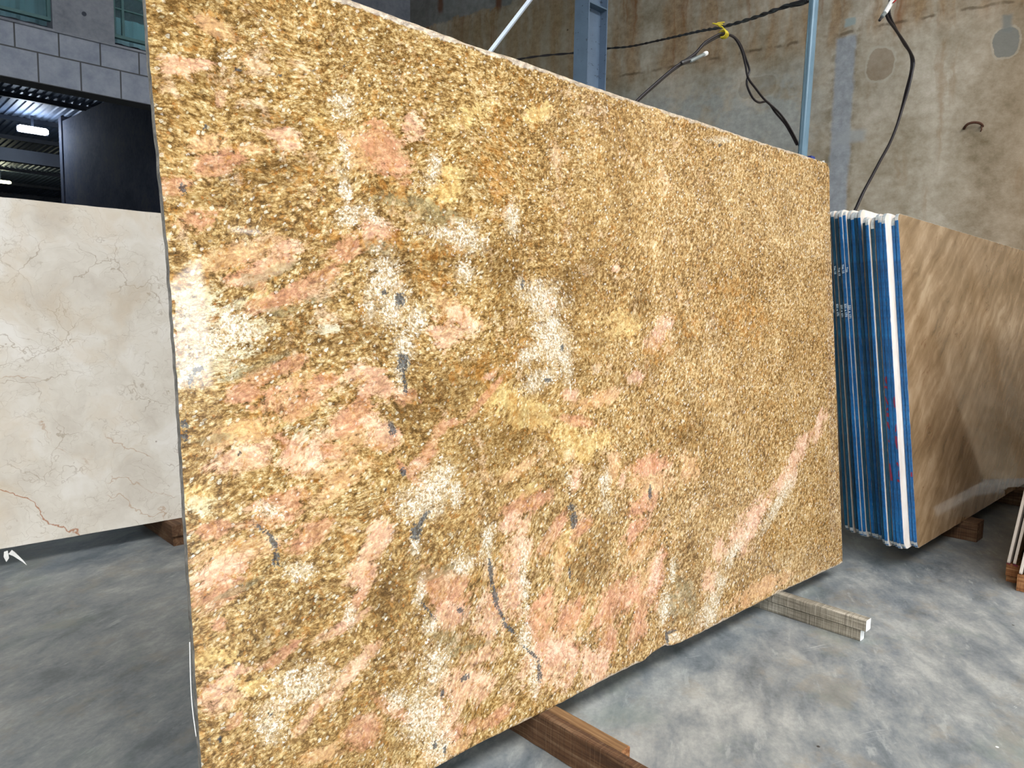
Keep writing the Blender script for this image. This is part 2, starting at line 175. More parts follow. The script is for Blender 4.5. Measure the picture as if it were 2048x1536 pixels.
# ------------------------------------------------------------------ materials
def mat_granite():
    t = NT('granite_polished')
    P = t.coord()
    w = t.vmath('SUBTRACT', t.noise(P, 2.0, 3, .5, out='Color'), (.5, .5, .5))
    P1 = t.vmath('ADD', P, t.vmath('SCALE', w, .13))
    w2 = t.vmath('SUBTRACT', t.noise(P, 10, 3, .55, out='Color'), (.5, .5, .5))
    P2 = t.vmath('ADD', P1, t.vmath('SCALE', w2, .022))
    x, y, z = t.sep(P)[0:3]
    # streak direction turns from nearly level (upper left) to steep (lower right)
    tw = t.step(t.add(t.sub(t.mul(x, .75), t.mul(z, .55)), t.mul(t.noise(P, 1.3, 2), .5)), .05, .75)
    def al(v, ang, sx, sy): return t.mapping(t.mapping(v, rot=(0, R(ang), 0)), scale=(sx, 1, sy))
    def fine(sx, sz, det, rough, dist):
        a = t.noise(al(P2, 10, sx*.85, sz*.95), 1, det, rough, dist); b = t.noise(al(P2, 44, sx, sz), 1, det, rough, dist)
        m = t.n('ShaderNodeMix', data_type='FLOAT'); t.put(m.inputs[0], tw); t.put(m.inputs[2], a); t.put(m.inputs[3], b)
        return m.outputs[0]
    f1 = fine(44, 84, 5, .7, .25)
    f2 = fine(14, 34, 4, .6, .2)
    f3 = fine(110, 200, 3, .65, .1)
    f4 = t.noise(P2, 75, 4, .7)
    big = t.noise(P1, 3.2, 4, .6)
    base = t.add(t.add(t.mul(f1, .44), t.mul(f2, .13)), t.add(t.mul(f3, .26), t.mul(f4, .29)))
    base = t.sub(base, .06)
    base = t.add(base, t.mul(t.sub(big, .5), .12))
    base = t.add(t.mul(t.sub(base, .505), 1.22), .505)
    col = t.ramp(base, [(.36, '#45341b'), (.44, '#735731'), (.49, '#9d7b4a'), (.54, '#bf9f6b'), (.59, '#dac297'), (.67, '#f1e4c4')])
    col = t.mix(t.mul(t.step(t.noise(P1, 4.5, 3, .6), .52, .7), .30), col, t.mix(1, col, '#9d9270', 'MULTIPLY'))
    # rounded cream grains
    gm = al(P2, 38, 85, 135); gv = t.vor(gm, 1, out='Distance'); gc = t.sep(t.vor(gm, 1, out='Color'))
    grain = t.mul(t.step(t.add(gv, t.mul(t.sub(t.add(t.mul(f3, .5), t.mul(f4, .5)), .5), 2.6)), .50, .34), t.step(gc[0], .62, .75))
    col = t.mix(t.mul(grain, .55), col, t.ramp(gc[1], [(.2, '#dcbf88'), (.6, '#eedfb6'), (.9, '#fdf7e8')]))
    def attr(n):
        a = t.n('ShaderNodeAttribute'); a.attribute_name = n; s = t.n('ShaderNodeSeparateColor'); t.t.links.new(a.outputs['Color'], s.inputs[0])
        return s.outputs[0], s.outputs[1], s.outputs[2], a.outputs['Alpha']
    Pm, Qm, Tm, Wm = attr('mineral_a'); Km, Gm, Ym, Lm = attr('mineral_b'); Om, Dm, Rm, _ = attr('mineral_c')
    mn = t.sub(t.add(t.add(t.mul(fine(9, 22, 4, .65, .3), .8), t.mul(f2, .5)), t.add(t.mul(f4, .45), t.mul(f3, .35))), 1.05)
    mn3 = t.sub(t.noise(P, 150, 2, .6), .5)
    def mask(m, k=1.5, lo=.24, hi=.72, nz=None): return t.mul(t.step(t.add(m, t.mul(mn if nz is None else nz, k*2.3)), lo, hi), t.step(m, .0, .22))
    col = t.mix(t.mul(mask(Dm, 1.2), .45), col, t.mix(1, col, '#a19270', 'MULTIPLY'))
    inner = t.add(t.add(t.mul(t.noise(P2, 15, 4, .65), .45), t.mul(f1, .35)), t.mul(f4, .2))
    cv = t.vor(t.vmath('ADD', P1, t.vmath('SCALE', w2, .07)), 30, 'DISTANCE_TO_EDGE')
    crk = t.mul(t.step(cv, .05, .006), t.step(t.noise(P, 8, 3), .40, .56))
    vary = t.add(.55, t.mul(.45, t.step(t.noise(P2, 12, 5, .7), .36, .56)))
    def region(col, m, stops, k=1.5, op=.85, crack=.4, keep=.3):
        c = t.ramp(inner, stops); c = t.mix(t.mul(crk, crack), c, '#8c6a50')
        c = t.mix(keep, c, t.mix(.9, c, col, 'OVERLAY'))
        return t.mix(t.mul(mask(m, k), t.mul(op, vary)), col, c)
    col = region(col, Ym, [(.38, '#c39c52'), (.5, '#dfc68c'), (.62, '#efe2b4')], 1.6, .65, .1)
    col = region(col, Lm, [(.36, '#bfab85'), (.48, '#dbd5c0'), (.62, '#eceee4')], 2.0, .75, .5)
    col = region(col, Tm, [(.36, '#b98f66'), (.5, '#d5b28a'), (.62, '#e8d2b0')], 1.4, .8, .2)
    col = region(col, Pm, [(.36, '#a5745a'), (.48, '#c8937a'), (.62, '#e6bea8')], 1.4, .74, .45)
    col = region(col, Qm, [(.36, '#bd9278'), (.48, '#e0bca6'), (.62, '#f7e0d3')], 1.4, .82, .5)
    col = region(col, Gm, [(.36, '#78704f'), (.5, '#958e70'), (.62, '#aea891')], 1.5, .7, .1)
    col = t.mix(t.mul(t.step(x, 2.0, .5), .8), col, t.mix(1, col, '#f1f2e6', 'MULTIPLY'))
    # loose tan and blush clouds between the big patches
    cl2 = t.step(t.add(t.noise(P1, 7, 5, .7), t.mul(mn, .5)), .56, .68); col = t.mix(t.mul(t.mul(cl2, t.sub(1, t.step(x, 1.6, 2.6))), .55), col, t.ramp(inner, [(.38, '#bd9266'), (.5, '#dab994'), (.62, '#f0dcc2')]))
    # rusty stains and spots
    orn = t.step(t.add(t.noise(P2, 38, 5, .75), t.mul(Om, .10)), .545, .645)
    col = t.mix(t.mul(orn, .62), col, t.ramp(f1, [(.4, '#8f5a1c'), (.6, '#c6914a')]))
    sv = t.vor(P2, 70); spot = t.mul(t.step(sv, .30, .16), t.step(t.sep(t.vor(P2, 70, out='Color'))[0], .78, .84))
    col = t.mix(t.mul(spot, .65), col, '#a5672a')
    # thin dark partings
    r1 = t.math('ABSOLUTE', t.sub(fine(26, 66, 4, .65, .5), .5)); r2 = t.math('ABSOLUTE', t.sub(fine(60, 120, 3, .55, .4), .5))
    part = t.math('MAXIMUM', t.mul(t.step(r1, .024, .005), .95), t.mul(t.step(r2, .028, .005), .7))
    calm = t.math('MAXIMUM', t.math('MAXIMUM', Pm, Qm), t.math('MAXIMUM', Tm, Ym))
    part = t.mul(t.mul(part, t.step(t.noise(P1, 9, 5, .7), .38, .52)), t.sub(1, t.mul(calm, .75)))
    col = t.mix(t.mul(part, .74), col, '#523817')
    # crystal seams: white, grey and rusty specks, denser towards the seam
    ws = t.add(t.mul(t.noise(P2, 150, 3, .75), .6), t.mul(t.noise(P2, 48, 4, .7), .4)); wd = t.noise(t.mapping(P, loc=(4, 2, 7)), 125, 3, .7)
    Ws = t.mul(Wm, t.step(t.add(Wm, t.mul(mn, 4.2)), .0, .8)); wg = t.step(Wm, .0, .12)
    col = t.mix(t.mul(t.mul(Ws, wg), .45), col, t.ramp(t.noise(P2, 55, 4, .7), [(.38, '#c4aa7c'), (.5, '#dccfae'), (.62, '#f2ead4')]))
    col = t.mix(t.mul(t.mul(t.step(t.add(ws, t.mul(Ws, .085)), .565, .635), wg), .85), col, t.ramp(wd, [(.4, '#d9d3c2'), (.6, '#fdf9ef')]))
    col = t.mix(t.mul(t.mul(t.step(t.add(wd, t.mul(Ws, .08)), .575, .625), .75), wg), col, t.ramp(ws, [(.4, '#4f402e'), (.47, '#8a6a3e'), (.56, '#b0935f')]))
    kc = t.ramp(t.noise(P, 120, 2, .6), [(.4, '#1c2228'), (.6, '#555b5e')])
    kf = t.mul(t.step(t.add(t.mul(Km, .8), t.add(t.mul(mn3, 2.0), t.mul(mn, 1.4))), .27, .50), t.step(Km, .0, .12)); col = t.mix(t.mul(kf, .85), col, kc)
    wf = t.mul(t.step(t.add(gv, t.mul(t.sub(f4, .5), 3.0)), .34, .18), t.step(gc[2], .955, .965)); col = t.mix(t.mul(wf, .35), col, '#fff6e6')
    # dull unpolished rim along the cut edges
    rim = t.step(t.add(Rm, t.mul(t.sub(t.noise(P, 9, 4, .6), .5), 1.6)), .45, .60)
    col = t.mix(t.mul(rim, .65), col, t.ramp(f1, [(.38, '#8f8372'), (.62, '#cfc3b0')]))
    t.set(col, t.add(.04, t.mul(rim, .3)), 0, .5)
    return t.m
def mat_sawn(name, c1, c2, sc=40):
    t = NT(name); P = t.coord(); nz = t.noise(P, sc, 5, .7)
    t.set(t.ramp(nz, [(.35, c1), (.65, c2)]), .75); t.bump(nz, .5, .004); return t.m
def mat_cream_marble():
    t = NT('cream_marble'); P = t.coord()
    w = t.vmath('SUBTRACT', t.noise(P, 3, 4, .6, out='Color'), (.5, .5, .5)); P1 = t.vmath('ADD', P, t.vmath('SCALE', w, .35))
    w2 = t.vmath('SUBTRACT', t.noise(P, 16, 3, .6, out='Color'), (.5, .5, .5)); P2 = t.vmath('ADD', P1, t.vmath('SCALE', w2, .05))
    cl = t.noise(P1, 3.5, 5, .6)
    col = t.ramp(cl, [(.3, '#c2b9aa'), (.5, '#d3ccbe'), (.7, '#dfdad0')])
    v1 = t.step(t.vor(P2, 4.2, 'DISTANCE_TO_EDGE'), .014, .002); v2 = t.step(t.vor(t.mapping(P2, rot=(0, R(30), 0), scale=(1, 1, 1.8)), 8, 'DISTANCE_TO_EDGE'), .016, .003)
    gate = t.step(t.noise(P, 2.6, 3, .6), .45, .6); g2 = t.step(t.noise(P, 5.1, 3, .6), .42, .56); v3 = t.step(t.vor(P2, 15, 'DISTANCE_TO_EDGE'), .03, .004); g3 = t.step(t.noise(t.mapping(P, loc=(3, 0, 1)), 4, 3, .6), .46, .6)
    col = t.mix(t.mul(t.mul(v1, gate), .5), col, '#8f7c63'); col = t.mix(t.mul(t.mul(v2, g2), .4), col, '#97866d')
    col = t.mix(t.mul(t.mul(v3, g3), .28), col, '#9a8b76'); bg_ = t.step(t.noise(P1, 2.2, 4, .6), .50, .66); col = t.mix(t.mul(bg_, .35), col, '#c9b596')
    # long rusty veins running down to the right near the foot
    x, y, z = t.sep(P2)[0:3]
    d = t.math('ABSOLUTE', t.sub(t.add(z, t.mul(x, .80)), t.add(1.45, t.mul(t.noise(P, 6, 4, .6), .13))))
    long_ = t.step(d, .0075, .002); col = t.mix(t.mul(long_, .75), col, '#9c5c2c')
    for off in (1.715, 1.83, 2.05):
        d = t.math('ABSOLUTE', t.sub(t.add(z, t.mul(x, .75)), t.add(off-.1, t.mul(t.noise(P, 5, 4, .6), .2))))
        col = t.mix(t.mul(t.mul(t.step(d, .008, .001), t.step(t.noise(P, 4, 2), .48, .6)), .5), col, '#a5805c')
    pit = t.mul(t.step(t.vor(P, 7), .05, .03), t.step(t.sep(t.vor(P, 7, out='Color'))[0], .7, .75)); col = t.mix(t.mul(pit, .6), col, '#6d5c45')
    return t.set(col, .12, 0, .5)
def mat_beige_stone():
    t = NT('beige_striped_stone'); P = t.coord()
    w = t.vmath('SUBTRACT', t.noise(P, 2.5, 4, .6, out='Color'), (.5, .5, .5)); P1 = t.vmath('ADD', P, t.vmath('SCALE', w, .14))
    s = t.noise(t.mapping(t.mapping(P1, rot=(0, R(32), 0)), scale=(1.4, 1, 13)), 1, 5, .6)
    cl = t.noise(P1, 3, 4, .6)
    col = t.ramp(t.add(t.mul(s, .6), t.mul(cl, .4)), [(.36, '#6a5439'), (.46, '#856d4f'), (.54, '#987f61'), (.66, '#b59f80')])
    d = t.step(t.math('ABSOLUTE', t.sub(t.noise(t.mapping(t.mapping(P1, rot=(0, R(40), 0)), scale=(1.6, 1, 13)), 1, 3, .5), .5)), .012, .002)
    col = t.mix(t.mul(t.mul(d, t.step(t.noise(P, 2.2, 2), .48, .62)), .6), col, '#6a482b')
    return t.set(col, .06, 0, .6)
def mat_white_stone():
    t = NT('pale_stone'); P = t.coord(); nz = t.noise(t.mapping(P, scale=(1, 1, .4)), 9, 5, .65)
    return t.set(t.ramp(nz, [(.3, '#cfc0b0'), (.5, '#e4dace'), (.7, '#f2ece4')]), .35)
def mat_blue_paint(name, c1, c2, c3):
    t = NT(name); P = t.coord()
    s = t.noise(t.mapping(P, scale=(90, 90, 5)), 1, 4, .6); n = t.noise(P, 55, 4, .7)
    col = t.ramp(t.add(t.mul(s, .6), t.mul(n, .4)), [(.36, c1), (.5, c2), (.64, c3)])
    fl = t.step(t.noise(t.mapping(P, scale=(1, 1, .5)), 190, 3, .75), .71, .75); col = t.mix(t.mul(fl, .8), col, '#9fc4da')
    t.set(col, .38); t.bump(s, .4, .003); return t.m
def mat_concrete_floor():
    t = NT('concrete_floor'); P = t.coord()
    w = t.vmath('SUBTRACT', t.noise(P, 1.4, 3, .6, out='Color'), (.5, .5, .5)); P1 = t.vmath('ADD', P, t.vmath('SCALE', w, .5))
    a = t.noise(P1, 1.1, 5, .6); b = t.noise(t.mapping(t.mapping(P, rot=(0, 0, R(-35))), scale=(4.0, 8.0, 1)), 1, 8, .72, .25); c = t.noise(P, 60, 3, .6)
    v = t.add(t.add(t.mul(a, .35), t.mul(b, .55)), t.mul(c, .1))
    col = t.ramp(v, [(.39, '#585f61'), (.46, '#707577'), (.52, '#828583'), (.60, '#9c9d98')])
    sc = t.step(t.math('ABSOLUTE', t.sub(t.noise(t.mapping(t.mapping(P, rot=(0, 0, R(20))), scale=(1.2, 14, 1)), 1.3, 2, .5), .5)), .006, .001)
    col = t.mix(t.mul(t.mul(sc, t.step(t.noise(P, 3, 2), .6, .7)), .4), col, '#c3c6c2')
    st = t.mul(t.step(t.noise(P, 3.3, 6, .7), .52, .64), .4); col = t.mix(st, col, '#857c6c'); gr = t.mul(t.step(t.noise(t.mapping(P, loc=(5, 5, 0)), 2.7, 6, .7), .54, .66), .35); col = t.mix(gr, col, '#6f7a70'); lt = t.mul(t.step(t.noise(t.mapping(t.mapping(P, rot=(0, 0, R(-30))), scale=(4, 13, 1)), 1.2, 5, .7), .58, .68), .45); col = t.mix(lt, col, '#a4a7a2')
    sp = t.mul(t.step(t.vor(P, 5.5), .035, .02), t.step(t.sep(t.vor(P, 5.5, out='Color'))[1], .72, .75)); col = t.mix(sp, col, '#e6e8e4')
    dk = t.mul(t.step(t.vor(t.mapping(P, loc=(3, 1, 0)), 4.1), .03, .015), t.step(t.sep(t.vor(t.mapping(P, loc=(3, 1, 0)), 4.1, out='Color'))[1], .6, .63)); col = t.mix(dk, col, '#33302c')
    t.set(col, t.add(.28, t.mul(b, .25)), 0, .35); t.bump(t.add(b, t.mul(c, .3)), .05, .01); return t.m
def mat_stained_wall():
    t = NT('stained_plaster'); P = t.coord()
    w = t.vmath('SUBTRACT', t.noise(P, 2.0, 5, .65, out='Color'), (.5, .5, .5)); P1 = t.vmath('ADD', P, t.vmath('SCALE', w, .22))
    s, n_, z = t.sep(P1)[0:3]; s0, n0, z0 = t.sep(P)[0:3]
    cl = t.noise(P, 1.6, 6, .65); fine = t.noise(P, 14, 5, .65)
    v = t.add(t.mul(cl, .7), t.mul(fine, .3))
    col = t.ramp(v, [(.34, '#7c7058'), (.45, '#9a8f7a'), (.55, '#b0a693'), (.68, '#c9c1b1')])
    # brown weathering above the formwork joint (z ~ 4.05) and drips
    drip = t.noise(t.mapping(P1, scale=(4.2, 1, .5)), 1, 5, .6)
    up = t.step(z, 3.85, 4.12)
    col = t.mix(t.mul(up, t.mul(t.step(drip, .40, .60), .66)), col, t.ramp(fine, [(.35, '#7a5a36'), (.65, '#a98a60')]))
    low = t.mul(t.step(drip, .54, .66), t.step(s0, 2.6, .8)); col = t.mix(t.mul(low, .42), col, '#86683f')
    rust = t.mul(t.mul(t.step(t.noise(t.mapping(P1, scale=(5.5, 1, .35), loc=(2, 0, 0)), 1, 4, .55), .56, .68), up), .75); col = t.mix(rust, col, '#7d4c1c')
    # right part goes warmer
    col = t.mix(t.mul(t.step(s, .95, .1), .5), col, t.mix(1, col, '#c2a47c', 'MULTIPLY'))
    # pale grey bloom lower middle
    gb = t.mul(t.mul(t.step(s, 1.65, 2.1), t.step(z, 4.0, 3.6)), t.step(t.noise(P1, 2.6, 5, .65), .36, .56)); col = t.mix(t.mul(gb, .75), col, t.ramp(fine, [(.35, '#8a908d'), (.65, '#a5a9a4')]))
    def box(s0_, s1_, z0_, z1_, e=.03):
        return t.mul(t.mul(t.step(ss, s0_-e, s0_+e), t.step(ss, s1_+e, s1_-e)), t.mul(t.step(zz, z0_-e, z0_+e), t.step(zz, z1_+e, z1_-e)))
    wj = t.vmath('SUBTRACT', t.noise(P, 7, 4, .6, out='Color'), (.5, .5, .5)); ss, _, zz = t.sep(t.vmath('ADD', P, t.vmath('SCALE', wj, .07)))[0:3]
    strip = box(1.535, 1.71, 1.0, 4.03, .02)
    brd = t.mul(box(1.49, 1.76, 1.0, 4.10, .03), t.step(t.noise(P, 10, 4, .6), .42, .6)); col = t.mix(t.mul(brd, .5), col, '#6a6046')
    col = t.mix(t.mul(strip, .85), col, t.ramp(fine, [(.35, '#878d92'), (.65, '#a0a6ab')]))
    bl = box(1.40, 1.66, 3.02, 3.14, .03); col = t.mix(t.mul(bl, .7), col, '#9da1a0')
    sm = box(1.55, 1.645, 4.115, 4.185, .012); col = t.mix(t.mul(sm, .9), col, '#93a09d')
    def rbox(c0, c1, h0, h1):
        dx = t.math('DIVIDE', t.math('ABSOLUTE', t.sub(ss, (c0+c1)/2)), (c1-c0)/2); dz = t.math('DIVIDE', t.math('ABSOLUTE', t.sub(zz, (h0+h1)/2)), (h1-h0)/2)
        return t.math('POWER', t.add(t.math('POWER', dx, 3.0), t.math('POWER', dz, 3.0)), 1/3)
    for (a, b, c, d, o1, o2, ci) in ((1.20, 1.425, 3.57, 3.86, .5, .5, '#83705a'), (2.26, 2.64, 3.58, 3.79, .35, .25, '#857a66'), (.24, .43, 3.60, 3.84, .8, .35, '#70726c')):
        r = rbox(a, b, c, d); col = t.mix(t.mul(t.step(r, 1.02, .96), o1), col, ci)
        col = t.mix(t.mul(t.mul(t.step(r, .96, 1.04), t.step(r, 1.20, 1.10)), o2), col, '#b2ac9c')
    nk = box(.30, .37, 3.8, 3.95, .02); col = t.mix(t.mul(nk, .8), col, '#70726c')
    # cracked joint line
    jn = t.math('ABSOLUTE', t.sub(zz, 4.06)); col = t.mix(t.mul(t.mul(t.step(jn, .022, .004), t.step(t.noise(t.mapping(P, scale=(3, 1, 1)), 1.5, 3), .42, .56)), .65), col, '#4f402a')
    # upper bay: grey render with ragged lower edge and rusty bolt streaks
    ub = t.mul(t.step(s0, 4.6, 5.6), t.step(t.add(zz, t.mul(t.sub(t.noise(P, 5, 5, .7), .5), .35)), 5.20, 5.24)); col = t.mix(t.mul(ub, .85), col, t.ramp(v, [(.4, '#6d6f6c'), (.6, '#8a8c8a')]))
    lb = t.mul(t.step(s0, 3.9, 5.0), t.step(z0, 5.2, 5.0)); col = t.mix(t.mul(lb, .35), col, '#857250')
    for sx, zt in ((7.68, 5.56), (6.78, 5.50), (5.80, 5.34)):
        st = t.mul(t.step(t.math('ABSOLUTE', t.sub(ss, sx)), .075, .02), t.mul(t.step(zz, zt-.22, zt-.10), t.step(zz, zt+.7, zt+.3))); col = t.mix(t.mul(st, .75), col, '#6b3a14')
    dots = t.mul(t.step(t.vor(P, 3.1), .045, .02), t.step(t.sep(t.vor(P, 3.1, out='Color'))[0], .55, .6)); col = t.mix(t.mul(dots, .8), col, '#3a3226')
    t.set(col, .85, 0, .3); t.bump(t.add(t.mul(fine, .5), cl), .25, .03); return t.m
def mat_concrete(name, c1, c2, c3, sc=2.5, rough=.85):
    t = NT(name); P = t.coord(); v = t.add(t.mul(t.noise(P, sc, 6, .65), .7), t.mul(t.noise(P, sc*9, 4, .6), .3))
    t.set(t.ramp(v, [(.36, c1), (.5, c2), (.66, c3)]), rough, 0, .3); t.bump(v, .3, .02); return t.m
def mat_blocks():
    t = NT('concrete_blocks'); P = t.coord()
    g = t.mapping(P, loc=(-1.877+.375, 0, -3.52))
    c = t.n('ShaderNodeCombineXYZ'); s = t.sep(g); t.put(c.inputs[0], s[0]); t.put(c.inputs[1], s[2])
    b = t.n('ShaderNodeTexBrick'); t.put(b.inputs['Vector'], c.outputs[0])
    b.offset = .5; b.squash = 1; b.inputs['Scale'].default_value = 1; b.inputs['Mortar Size'].default_value = .008; b.inputs['Mortar Smooth'].default_value = .3
    b.inputs['Brick Width'].default_value = .375; b.inputs['Row Height'].default_value = .295; b.inputs['Bias'].default_value = 0
    b.inputs['Color1'].default_value = hexa('#959eac'); b.inputs['Color2'].default_value = hexa('#a6adb8'); b.inputs['Mortar'].default_value = hexa('#5b5e60')
    v = t.noise(P, 6, 6, .7); col = t.mix(.5, b.outputs[0], t.ramp(v, [(.35, '#7e8592'), (.65, '#b2b6bc')]), 'MIX')
    col = t.mix(b.outputs[1], col, '#585a5b')
    t.set(col, .9, 0, .3); t.bump(t.sub(v, b.outputs[1]), .5, .01); return t.m
def mat_wood(name, c1, c2, c3, grain=(2, 60, 60), saw=0, ax=1):
    t = NT(name); P = t.coord()
    g = t.noise(t.mapping(P, scale=(70, 3, 70)), 1, 5, .65, .6); l = t.noise(P, 5, 3, .6)
    col = t.ramp(t.add(t.mul(g, .65), t.mul(l, .35)), [(.36, c1), (.5, c2), (.64, c3)])
    if saw:
        s = t.noise(t.mapping(P, scale=(6, 170, 5)), 1, 3, .65); col = t.mix(t.mul(t.step(s, .50, .60), saw), col, c1)
        s2 = t.noise(t.mapping(P, scale=(6, 150, 5), loc=(0, 4, 0)), 1, 3, .65); col = t.mix(t.mul(t.step(s2, .55, .65), saw*.8), col, c3)
        t.bump(s, .5, .003)
    else: t.bump(g, .3, .003)
    return t.set(col, .8, 0, .3)
def mat_steel(name, c, rough=.45, smudge=False):
    t = NT(name); P = t.coord(); nz = t.noise(P, 6, 4, .6); a = hexc(c)
    col = t.ramp(nz, [(.3, tuple(x*.85 for x in a)), (.7, tuple(min(1, x*1.12) for x in a))])
    if smudge:
        k = t.step(t.noise(t.mapping(P, scale=(1, 1, 1.6)), 17, 5, .7), .61, .66); col = t.mix(t.mul(k, .7), col, '#2c3238')
    return t.set(col, rough, .15)
def mat_glass():
    t = NT('window_glass'); t.b.inputs['Transmission Weight'].default_value = .9; t.b.inputs['IOR'].default_value = 1.45
    return t.set(hexa('#bfe3e6'), .08)
def mat_emit(name, c, s):
    t = NT(name); return t.set(hexa('#ffffff'), .5, emit=c, estr=s)

M = dict(granite=mat_granite(), sawn=mat_sawn('sawn_granite_edge', '#5f5d55', '#98938a'), marble=mat_cream_marble(), marble_edge=mat_sawn('marble_edge', '#9b9286', '#c7bfb2'),
    beige=mat_beige_stone(), pale=mat_white_stone(), stone_edge=mat_sawn('grey_stone_edge', '#8b969c', '#c4c4bd', 30),
    blue=mat_blue_paint('blue_edge_paint', '#06365c', '#0a5286', '#1a6ba3'), blue_dark=mat_blue_paint('dark_blue_edge_paint', '#05283a', '#0a3d55', '#134f68'),
    floor=mat_concrete_floor(), wall=mat_stained_wall(), blocks=mat_blocks(),
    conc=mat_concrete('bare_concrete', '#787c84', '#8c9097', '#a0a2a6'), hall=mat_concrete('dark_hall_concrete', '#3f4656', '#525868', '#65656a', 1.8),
    roof=mat_steel('roof_sheet', '#66758c', .55), beam=mat_steel('dark_steel', '#2b3340', .5), steel=mat_steel('blue_grey_steel', '#6d8094', .45, True), steel2=mat_steel('blue_grey_steel_plain', '#62788a', .5),
    pipe=mat_steel('galvanised_pipe', '#607a88', .28), rod=mat_steel('bright_rod', '#c6d2dc', .35), black=simple('black_cable', '#1d181b', .45), yellow=simple('yellow_string', '#cdb92c', .6),
    white=simple('white_plastic', '#e8e6df', .5), grey=simple('grey_plastic', '#7d8480', .5), darkp=simple('dark_connector', '#2e2c2b', .45), green=simple('green_tie', '#1f6a34', .6), red=simple('red_wire', '#9c1f18', .5),
    redp=simple('red_paint', '#7c1f38', .6, scale=60), chalk=simple('white_chalk', '#dcebf0', .8, scale=90), rust=simple('rusty_rebar', '#4b2c1a', .85, var=.4, scale=50),
    wood_dark=mat_wood('dark_timber', '#3d2a1c', '#5c4029', '#7d654c', saw=.35), wood_mid=mat_wood('brown_timber', '#5a4028', '#7a5c3c', '#987a56'),
    wood_grey=mat_wood('grey_timber', '#5e584c', '#8d8778', '#b5ae9e', saw=.55), wood_end=simple('painted_end_grain', '#dfe3e2', .7, scale=40), wood_raw=mat_wood('raw_timber', '#6a3f20', '#946640', '#b98d62'),
    frame=simple('green_window_frame', '#4a7272', .5), glass=mat_glass(), lamp=mat_emit('lamp_white', '#f4f7ff', 14), lamp2=mat_emit('lamp_warm', '#f4f5b8', 5),
    bluefoam=simple('blue_pad', '#1d2f6e', .7))
DH = 3.4; DXL = -8.0
CEIL = [(-8.3, -4.7), (-1.4, 8.95)]
WCOL = (.97, .98, 1.0); WSTR = 8.0; EXPO = 0.43
# ------------------------------------------------------------------ camera
CAMR = ((0.7261259179, -0.0535858236, 0.6854704303), (-0.6873283708, -0.0825452939, 0.7216411748), (0.0179126214, -0.9951456346, -0.0967693341))
cam = bpy.data.cameras.new('camera'); cam.sensor_width = 36; cam.lens = 1450/2048*36; cam.clip_start = .05; cam.clip_end = 200
co = bpy.data.objects.new('camera', cam); COL.objects.link(co); scene.camera = co
mw = Matrix(((CAMR[0][0], -CAMR[0][1], -CAMR[0][2], 0), (CAMR[1][0], -CAMR[1][1], -CAMR[1][2], 0), (CAMR[2][0], -CAMR[2][1], -CAMR[2][2], 1.32), (0, 0, 0, 1)))
co.matrix_world = mw

